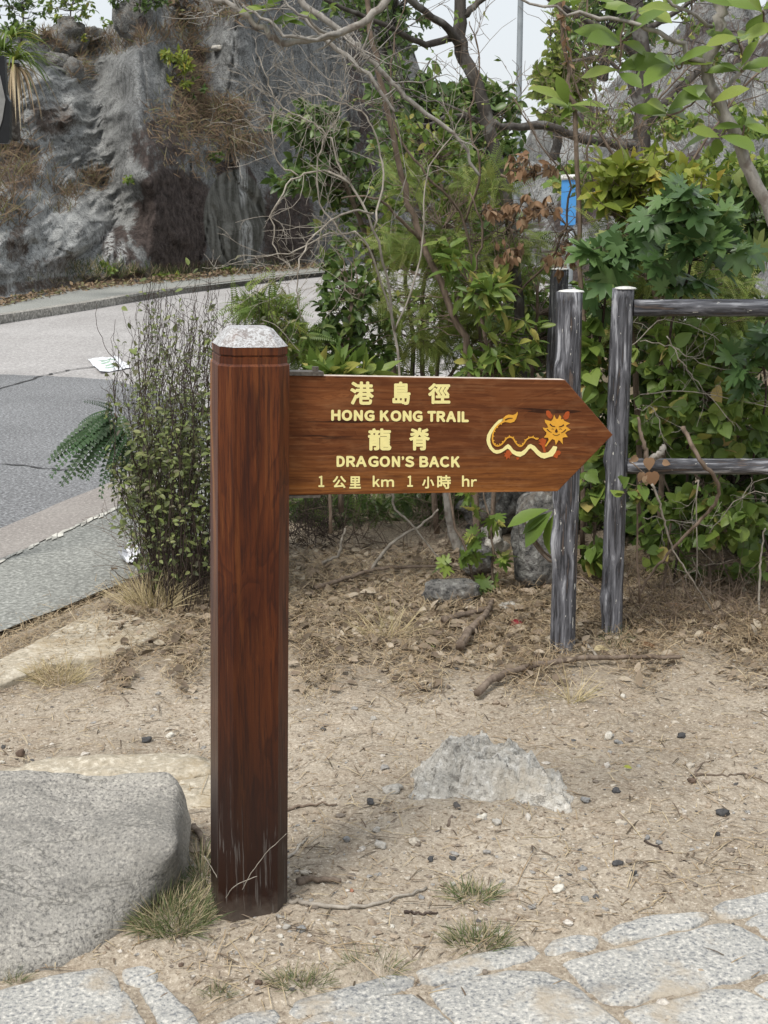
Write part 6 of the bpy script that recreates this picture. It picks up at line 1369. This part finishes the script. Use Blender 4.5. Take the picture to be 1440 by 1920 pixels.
# ================================================================== GRASS TUFTS
def tuft(px, py, rx, ry, n, L, mat, label, lean=(0, 0), w=1.0, name='grass_tuft', up=.75):
    n = int(n*1.7); w *= .62
    O, D, N, S = [], [], [], []
    for _ in range(n):
        a, r = random.uniform(0, 6.28), math.sqrt(random.random()); x, y = px+rx*r*math.cos(a), py+ry*r*math.sin(a); p = GG(x, y)
        d = (math.cos(a)*r*.9+random.gauss(0, .35)+lean[0], -math.sin(a)*r*.6+random.gauss(0, .35)+lean[1], up*random.uniform(.2, 1.3)); O.append(tuple(p)); D.append(d); N.append((random.gauss(0, .5), random.gauss(-.3, .5), .8)); S.append(L*random.uniform(.5, 1.3))
    mb = MB(); mb.batch(T_BLADE, O, D, N, S, [w]*n); o = mb.build(name, MAT[mat], origin=GG(px, py)); return tag(o, label, 'grass', 'grass tufts on the dirt path' if mat == 'tuft' else 'dry grass tufts')
tuft(318, 1718, 74, 44, 680, .056, 'tuft', 'largest green grass tuft, growing against the boulder left of the signpost', w=1.1)
tuft(380, 1640, 22, 40, 90, .065, 'tuft', 'grass between the boulder and the signpost foot', w=1.0)
tuft(885, 1682, 46, 12, 130, .040, 'tuft', 'small dark green rosette of grass in the middle of the path', w=1.8, up=.5)
tuft(900, 1768, 58, 18, 170, .042, 'tuft', 'green grass tuft just behind the edging stones, right of centre', w=1.5)
tuft(700, 1818, 50, 16, 150, .040, 'tuft', 'sparse half dry grass tuft at the corner of a paving strip', w=1.2)
tuft(565, 1845, 52, 14, 130, .036, 'tuft', 'sparse grass tuft at the lower edge left of the paving strip', w=1.3)
tuft(405, 1868, 30, 12, 60, .030, 'tuft', 'tiny faded grass tuft low between the two paved areas', w=1.2)
tuft(25, 1838, 26, 8, 60, .026, 'tuft', 'dark little grass fringe under the front of the boulder', w=1.3)
tuft(285, 1138, 42, 14, 170, .14, 'goldtuft', 'bleached straw tuft standing behind the cream slab', w=.8, up=1.0)
tuft(108, 1272, 48, 18, 230, .060, 'goldtuft', 'faded yellow green tuft on the dirt at the left', w=1.1)
tuft(720, 1195, 40, 10, 40, .14, 'goldtuft', 'few long dry grass stalks under the board', w=.6)
tuft(1070, 1315, 24, 6, 26, .10, 'goldtuft', 'few bleached stalks in front of the curved branch', w=.8)
tuft(1155, 1198, 24, 20, 90, .05, 'tuft', 'small feathery green seedling at the foot of the second log post', w=1.0, up=1.2)
# dry stalks leaning across the post foot
for (lab, pts) in (('long dry grass stalk leaning across the foot of the signpost', [(424, 1718, 2.40), (455, 1665, 2.37), (490, 1610, 2.36), (537, 1563, 2.35)]), ('short dry grass stalk bending right at the foot of the signpost', [(420, 1690, 2.38), (440, 1662, 2.36), (482, 1643, 2.36)]),
                    ('dry stalk bowing left of the signpost foot', [(383, 1605, 2.42), (405, 1640, 2.40), (420, 1680, 2.38), (421, 1715, 2.38)]), ('arching seed stalk behind the post cap', [(492, 600, 2.9), (520, 612, 2.9), (545, 640, 2.9), (562, 660, 2.9)])):
    whip('grass_stalk', lab, 'stalk', pts, .0011, 'twig_pale', sides=4, jit=.0006)

# ================================================================== LOOSE LITTER ON THE GROUND
def scatter_px(n, x0, x1, y0, y1, dens):
    out = []
    while len(out) < n:
        x, y = random.uniform(x0, x1), random.uniform(y0, y1)
        if random.random() < dens(x, y): out.append((x, y))
    return out
def ok(x, y):
    if y > np.interp(x, BLX, BLY)-8: return 0.06
    if y < EDGE(x)-14 + 12*math.sin(x*.07) and x < 420: return 0.0
    return 1.0
ICO = None
def ico():
    global ICO
    if ICO is None:
        import bmesh
        bm = bmesh.new(); bmesh.ops.create_icosphere(bm, subdivisions=1, radius=1.0); bm.verts.ensure_lookup_table()
        ICO = (np.array([tuple(v.co) for v in bm.verts]), [tuple(v.index for v in f.verts) for f in bm.faces]); bm.free()
    return ICO
def pebbles(n, s0, s1, mat, name, label, dens, area=(-60, 1500, 1150, 1930)):
    V, F = ico(); mb = MB(); pts = scatter_px(n, *area, dens); fa = np.array(F); P0, rr = [], []
    for k, (x, y) in enumerate(pts):
        g = GG(x, y); s = s0 + (s1-s0)*random.random()**3; q = V*(1+.25*RNG.normal(size=(len(V), 1)))*np.array([s*random.uniform(.7, 1.4), s*random.uniform(.7, 1.4), s*random.uniform(.35, .8)])
        a = random.uniform(0, 6.28); c, sn = math.cos(a), math.sin(a); q = q @ np.array([[c, sn, 0], [-sn, c, 0], [0, 0, 1]]) + np.array([g.x, g.y, g.z+s*.15]); P0.append(q); rr.append(np.full(len(V), random.random()))
    V2 = np.concatenate(P0); F2 = (fa[None] + (np.arange(n)*len(V))[:, None, None]).reshape(-1, 3); mb.add(V2, F2, np.concatenate(rr))
    o = mb.build(name, mat, smooth=False); return tag(o, label, 'gravel', kind='stuff')
def pebmat(name, stops):
    h = MT(name, .9, .2); n = h.noise(150, 3); h.col(h.mix(h.ramp(n, [(.35, .5), (.6, 0)]), h.ramp(h.attr(), stops, 'CONSTANT'), (.12, .10, .085))); h.bump(n, .4, .001); return h.m
MAT['peb'] = pebmat('mixed_pebbles', [(0, (.40, .33, .25)), (.3, (.30, .24, .18)), (.5, (.52, .47, .39)), (.68, (.22, .185, .15)), (.8, (.34, .33, .31)), (.9, (.60, .56, .50)), (.96, (.09, .09, .09))])
pebbles(9000, .0012, .006, MAT['peb'], 'gravel', 'fine grit and small pebbles strewn over the dirt path', lambda x, y: ok(x, y)*(.35+.65*(y > 1260)))
pebbles(1100, .004, .012, MAT['peb'], 'gravel', 'coarser pebbles lying here and there on the dirt path', lambda x, y: ok(x, y)*(1 if 1400 < y < 1720 or x > 500 else .4))
STONES = [(1355, 1528, 16, 10, 'd'), (1345, 1566, 7, 5, 'd'), (1155, 1486, 12, 6, 'd'), (1097, 1503, 13, 7, 'g'), (1157, 1622, 15, 8, 'd'), (1188, 1640, 9, 7, 'd'), (1093, 1631, 11, 6, 'g'), (1235, 1583, 9, 6, 'g'), (714, 1589, 15, 9, 'p'), (706, 1560, 11, 8, 'p'),
          (694, 1508, 11, 8, 'd'), (735, 1484, 26, 10, 'p'), (904, 1534, 13, 6, 'w'), (930, 1545, 14, 9, 'p'), (1045, 1670, 18, 8, 'w'), (1097, 1688, 13, 6, 'g'), (1045, 1650, 8, 5, 'w'), (1214, 1574, 7, 6, 'g'), (1140, 1385, 12, 9, 'w'), (1160, 1395, 10, 6, 'g'),
          (1277, 1383, 10, 7, 'd'), (1168, 1309, 8, 6, 'w'), (1298, 1467, 12, 7, 'b'), (808, 1614, 10, 8, 'd'), (848, 1612, 9, 6, 'd'), (650, 1578, 9, 8, 'g'), (536, 1742, 10, 8, 'p'), (525, 1758, 9, 6, 'w'), (565, 1745, 12, 7, 'g'), (340, 1812, 8, 6, 'b'),
          (38, 1417, 12, 10, 'b'), (275, 1390, 12, 7, 'd'), (318, 1382, 12, 6, 'w'), (137, 1433, 7, 4, 'g'), (5, 1432, 8, 5, 'w'), (660, 1672, 7, 4, 'r'), (790, 1685, 9, 5, 'g'), (700, 1350, 9, 6, 'p'), (850, 1660, 8, 5, 'p'), (484, 1845, 12, 6, 'b'), (930, 1472, 12, 5, 'w'), (735, 1740, 8, 5, 'w')]
for c, (a, b) in dict(d=((.07, .07, .072), 'charcoal'), g=((.25, .25, .245), 'grey'), p=((.42, .40, .36), 'pale grey'), w=((.60, .57, .50), 'whitish'), b=((.14, .10, .075), 'brown'), r=((.36, .17, .11), 'reddish')).items():
    MAT['st_'+c] = plain('pebble_'+b.replace(' ', '_'), a, .85, .35, 90)
CN = dict(d='charcoal black', g='mid grey', p='pale grey', w='whitish', b='brown', r='reddish')
def where(x, y):
    h = 'left' if x < 480 else 'centre' if x < 960 else 'right'
    if y < 1420: v = 'upper part of the dirt path'
    elif y < 1600: v = 'dirt beside the pale rock'
    elif y < 1700: v = 'dirt between rock and paving'
    else: v = 'dirt next to the paving'
    return v, h
LANDS = [((920, 1450), 'pale pitted rock'), ((470, 1700), 'signpost foot'), ((1292, 1621), 'thin dark stick'), ((1400, 1455), 'crooked brown twig'), ((885, 1682), 'green rosette of grass'), ((100, 1600), 'big boulder'), ((1060, 1260), 'long curved branch'),
         ((700, 1700), 'bleached curved stick'), ((215, 1440), 'bleached flat rock'), ((600, 1658), 'knobbly brown stick'), ((1240, 1730), 'right paving'), ((740, 1830), 'narrow paving strip'), ((600, 1512), 'dark flat stick')]
def spot(x, y):
    (lx, ly), nm = min(LANDS, key=lambda q: math.hypot(q[0][0]-x, q[0][1]-y)); dx, dy = x-lx, y-ly
    dist = math.hypot(dx, dy); far = 'close ' if dist < 70 else '' if dist < 170 else 'well '
    return far + (('right of' if dx > 0 else 'left of') if abs(dx) > abs(dy) else ('in front of' if dy > 0 else 'behind')) + ' the ' + nm
used_labels = {}
for i, (x, y, rx, ry, c) in enumerate(STONES):
    g = GG(x, y); m = mpp(g.y); lab = f"{'flat ' if ry < rx*.5 else ''}{CN[c]} stone {spot(x, y)}"
    k = used_labels.get(lab, 0); used_labels[lab] = k+1
    if k: lab = lab.replace(' stone', [' smaller stone', ' third stone', ' fourth stone'][k-1]) + ', near its neighbour'
    o = rock('stone', g, (rx*m*.88, rx*m*.68, ry*m*.85), 'st_'+c, random.uniform(0, 3), 12, .35, 1.4, 3.2, i+30, (random.uniform(-.3, .3), random.uniform(-.3, .3)), sink=.4, facet=.5); tag(o, lab, 'stone', 'loose stones on the dirt path')
# straw and needles
def strew(n, L0, L1, w, mat, name, label, dens, area=(-60, 1500, 1060, 1900), curl=.3, cat='straw', lift=.004, zs=.12):
    O, D, N, S, W = [], [], [], [], []
    for x, y in scatter_px(n, *area, dens):
        g = GG(x, y); O.append((g.x, g.y, g.z+random.random()*lift+.0015)); a = random.uniform(0, 6.28); D.append((math.cos(a), math.sin(a), random.gauss(.0, zs))); N.append((random.gauss(0, curl), random.gauss(0, curl), 1)); L = L0+(L1-L0)*random.random()**2; S.append(L); W.append(w/L)
    mb = MB(); mb.batch(T_STRAW, O, D, N, S, W); return tag(mb.build(name, MAT[mat]), label, cat, kind='stuff')
T_STRAW = (np.array([(-.5, 0, 0), (.5, 0, 0), (-.5, .33, .04), (.5, .33, .04), (-.4, .7, .03), (.4, .7, .03), (0, 1, 0)]), [(0, 1, 3, 2), (2, 3, 5, 4), (4, 5, 6)])
strew(5200, .010, .06, .0021, 'straw', 'straw_bits', 'short bits of straw scattered on the dirt path', lambda x, y: ok(x, y)*(.5 if y > 1450 else 1))
strew(330, .05, .17, .0024, 'straw', 'straw_stalks', 'long straw stalks lying on the dirt path', lambda x, y: ok(x, y), curl=.1, zs=.02)
def litd(x, y): 
    if x < 420 and EDGE(x)-12 < y < EDGE(x)+45: return 1.0
    if x < 560: return ok(x, y)*float(ss(1300, 1200, y + 40*math.sin(x*.05)))*(1 if y < 1230 or x < 430 else .5)
    return ok(x, y)*float(ss(1330, 1180, y + 30*math.sin(x*.03)+ (30 if x > 1100 else 0)))
strew(700, .02, .09, .0032, 'twigbits', 'twig_bits', 'little dark twigs and bark scraps on the dirt path', lambda x, y: ok(x, y), curl=.2, zs=.04, lift=.006, cat='twigs')
strew(34000, .015, .080, .0021, 'straw', 'straw_litter', 'thick mat of straw and dead grass in front of the thicket', litd, area=(-60, 1500, 1040, 1340), lift=.022, zs=.3, cat='litter')
strew(9000, .02, .08, .0020, 'thatch', 'dead_grass_litter', 'brown dead grass and needles under the fence and the vines', lambda x, y: litd(x, y)*(1 if x > 900 else .35), area=(200, 1500, 1030, 1330), lift=.05, zs=.5, cat='litter')
mb = MB(); O, D, N, S = [], [], [], []
for x, y in scatter_px(4200, 200, 1500, 1020, 1300, litd):
    g = GG(x, y); O.append((g.x, g.y, g.z+random.random()*.025)); D.append((random.gauss(0, 1), random.gauss(0, 1), random.gauss(0, .3))); N.append((random.gauss(0, .5), random.gauss(-.2, .5), 1)); S.append(random.uniform(.015, .055))
mb.batch(T_OVAL, O, D, N, S); tag(mb.build('leaf_litter', MAT['lf_deadgrey']), 'curled dead leaves in the litter below the thicket', 'litter', kind='stuff')
# larger curled leaves and bark flakes one can pick out
for (x, y, s, lab, m) in ((1265, 1142, .075, 'long tan husk lying under the vines right of the fence post', 'lf_dead'), (1215, 1215, .05, 'curled tan leaf on the brown litter at the right', 'lf_dead'), (1130, 1225, .06, 'torn pale husk between the feet of the log posts', 'goldtuft'), (1330, 1195, .03, 'orange brown dead leaf under the vines', 'lf_dead'),
                       (690, 1175, .04, 'reddish brown fallen leaf under the board', 'lf_dead'), (805, 1215, .04, 'single green fallen leaf on the straw', 'lf_mid'), (1177, 1445, .022, 'small yellow green leaf on the bare dirt', 'lf_yel'), (500, 1290, .03, 'pale curled leaf beside the signpost', 'goldtuft')):
    mb = MB(); g = GG(x, y); mb.batch(T_OVAL, [(g.x-s*.5, g.y, g.z+.012)], [(1, random.uniform(-.6, .6), .05)], [(0, -.5, 1)], [s]); tag(mb.build('fallen_leaf', MAT[m], origin=g), lab, 'leaf')
# ================================================================== LITTER PAPERS, SIGNS, LAMP
def paper(name, label, pts, z, amp, mat='paper', pr=False):
    q = [G(x, y, z) for x, y in pts]; n = 14; V = np.zeros((n, n, 3))
    for i in range(n):
        for j in range(n):
            a, b = i/(n-1), j/(n-1); p = q[0].lerp(q[1], a).lerp(q[3].lerp(q[2], a), b); V[i, j] = (p.x, p.y, z + .002 + amp*abs(float(fbm(a*2.2+x0, b*2.2, 0, 3, 7))))
    e = empty(name, q[0]); mb = MB(); mb.grid(V); o = mb.build('sheet', MAT[mat], e); tag(e, label, 'paper')
    if pr:
        for k in range(5):
            b0, b1 = .2+.13*k, .26+.13*k; a0, a1 = random.uniform(.25, .4), random.uniform(.55, .85); mb = MB(); c = [q[0].lerp(q[1], a).lerp(q[3].lerp(q[2], a), b) for a, b in ((a0, b0), (a1, b0), (a1, b1), (a0, b1))]
            W = np.zeros((6, 2, 3))
            for i in range(6):
                for j in range(2):
                    a, b = a0+(a1-a0)*i/5, (b0, b1)[j]; p = q[0].lerp(q[1], a).lerp(q[3].lerp(q[2], a), b); W[i, j] = (p.x, p.y, z+.0045+amp*abs(float(fbm(a*2.2+x0, b*2.2, 0, 3, 7))))
            mb.grid(W); mb.build('printed_line', MAT['print'], e)
x0 = 3.0
paper('sheet_of_paper', 'white printed sheet of paper lying on the road left of the wiry shrub', [(165, 674), (216, 670), (246, 690), (187, 701)], -.030, .02, pr=True)
x0 = 9.0
paper('crumpled_paper', 'crumpled white paper scrap on the footway under the shrub', [(222, 1060), (240, 1034), (268, 1046), (262, 1060)], -.018, .06)
g = GG(968, 1174); o = rock('wrapper', g, (.022, .018, .012), 'petal', .4, 16, .3, 2.2, 2.5, 40, facet=.3); tag(o, 'crumpled dark red wrapper in the litter left of the log posts', 'wrapper')
# lamp post
lp = empty('lamp_post', (P(975, 300, 19).x, 19, -.03), 'tall thin grey lamp post against the gap of sky', 'lamp post')
xx = P(970, 300, 19).x; xt = P(976, 0, 19).x
mb = MB(); mb.tube([(xx-.02, 19, -.1), (xx, 19, 2), (xt, 19, 5.5), (xt+.05, 19, 9.0)], [.055, .045, .036, .03], 10); mb.build('pole', MAT['pole'], lp)
mb = MB(); mb.tube([(xx-.02, 19, -.05), (xx-.02, 19, 1.3)], .075, 10); mb.build('base_sleeve', MAT['pole'], lp)
mb = MB(); mb.tube(smooth_path([(xt+.05, 19, 8.9), (xt-.2, 19, 9.3), (xt-1.4, 19, 9.5)]), .025, 8); mb.build('arm', MAT['pole'], lp)
mb = MB(); mb.tube([(xt-1.3, 19, 9.5), (xt-1.5, 19, 9.5), (xt-1.9, 19, 9.48), (xt-2.0, 19, 9.47)], [.04, .09, .08, .03], 10); mb.build('lamp_head', MAT['white'], lp)
# blue sign
c = P(1066, 380, 11.5); bs = empty('blue_sign', (c.x, 11.5, -.1), 'blue sign panel with a white cap half hidden by withered leaves', 'sign')
mb = MB(); mb.box((c.x, 11.5, c.z), (.062, .012, .185)); mb.build('panel', MAT['blue'], bs, smooth=False)
mb = MB(); mb.tube([(c.x-.07, 11.49, c.z+.205), (c.x+.085, 11.49, c.z+.21)], .022, 10); mb.build('top_tube', MAT['white'], bs)
mb = MB(); mb.tube([(c.x+.03, 11.53, -.1), (c.x+.03, 11.53, c.z+.2)], .03, 10); mb.build('post', MAT['pole'], bs)
# road sign cut by the left border
Y = 5.2; fr = [(-190, 105), (8, 105), (12, 178), (18, 190), (18, 262), (14, 269), (-190, 269)]; inn = [(-170, 118), (-6, 118), (2, 150), (10, 187), (4, 225), (-6, 255), (-170, 255)]
rs = empty('road_sign', (P(-90, 500, Y).x, Y, 0), 'black framed sign panel cut off by the left border', 'sign')
def slab(pts, Y, th, name, mat, par):
    w = [P(x, y, Y) for x, y in pts]; n = len(w); V = [tuple(p) for p in w] + [(p.x, p.y+th, p.z) for p in w]; mb = MB(); mb.add(V, [tuple(range(n)), tuple(range(2*n-1, n-1, -1))] + [(i, i+n, (i+1) % n+n, (i+1) % n) for i in range(n)]); return mb.build(name, MAT[mat], par, smooth=False)
slab(fr, Y, .03, 'frame', 'black', rs); slab(inn, Y-.004, .003, 'face', 'greysign', rs)
mb = MB(); mb.tube([(P(-90, 200, Y).x, Y+.06, -.1), (P(-90, 200, Y).x, Y+.06, P(0, 110, Y).z)], .03, 10); mb.build('post', MAT['pole'], rs)
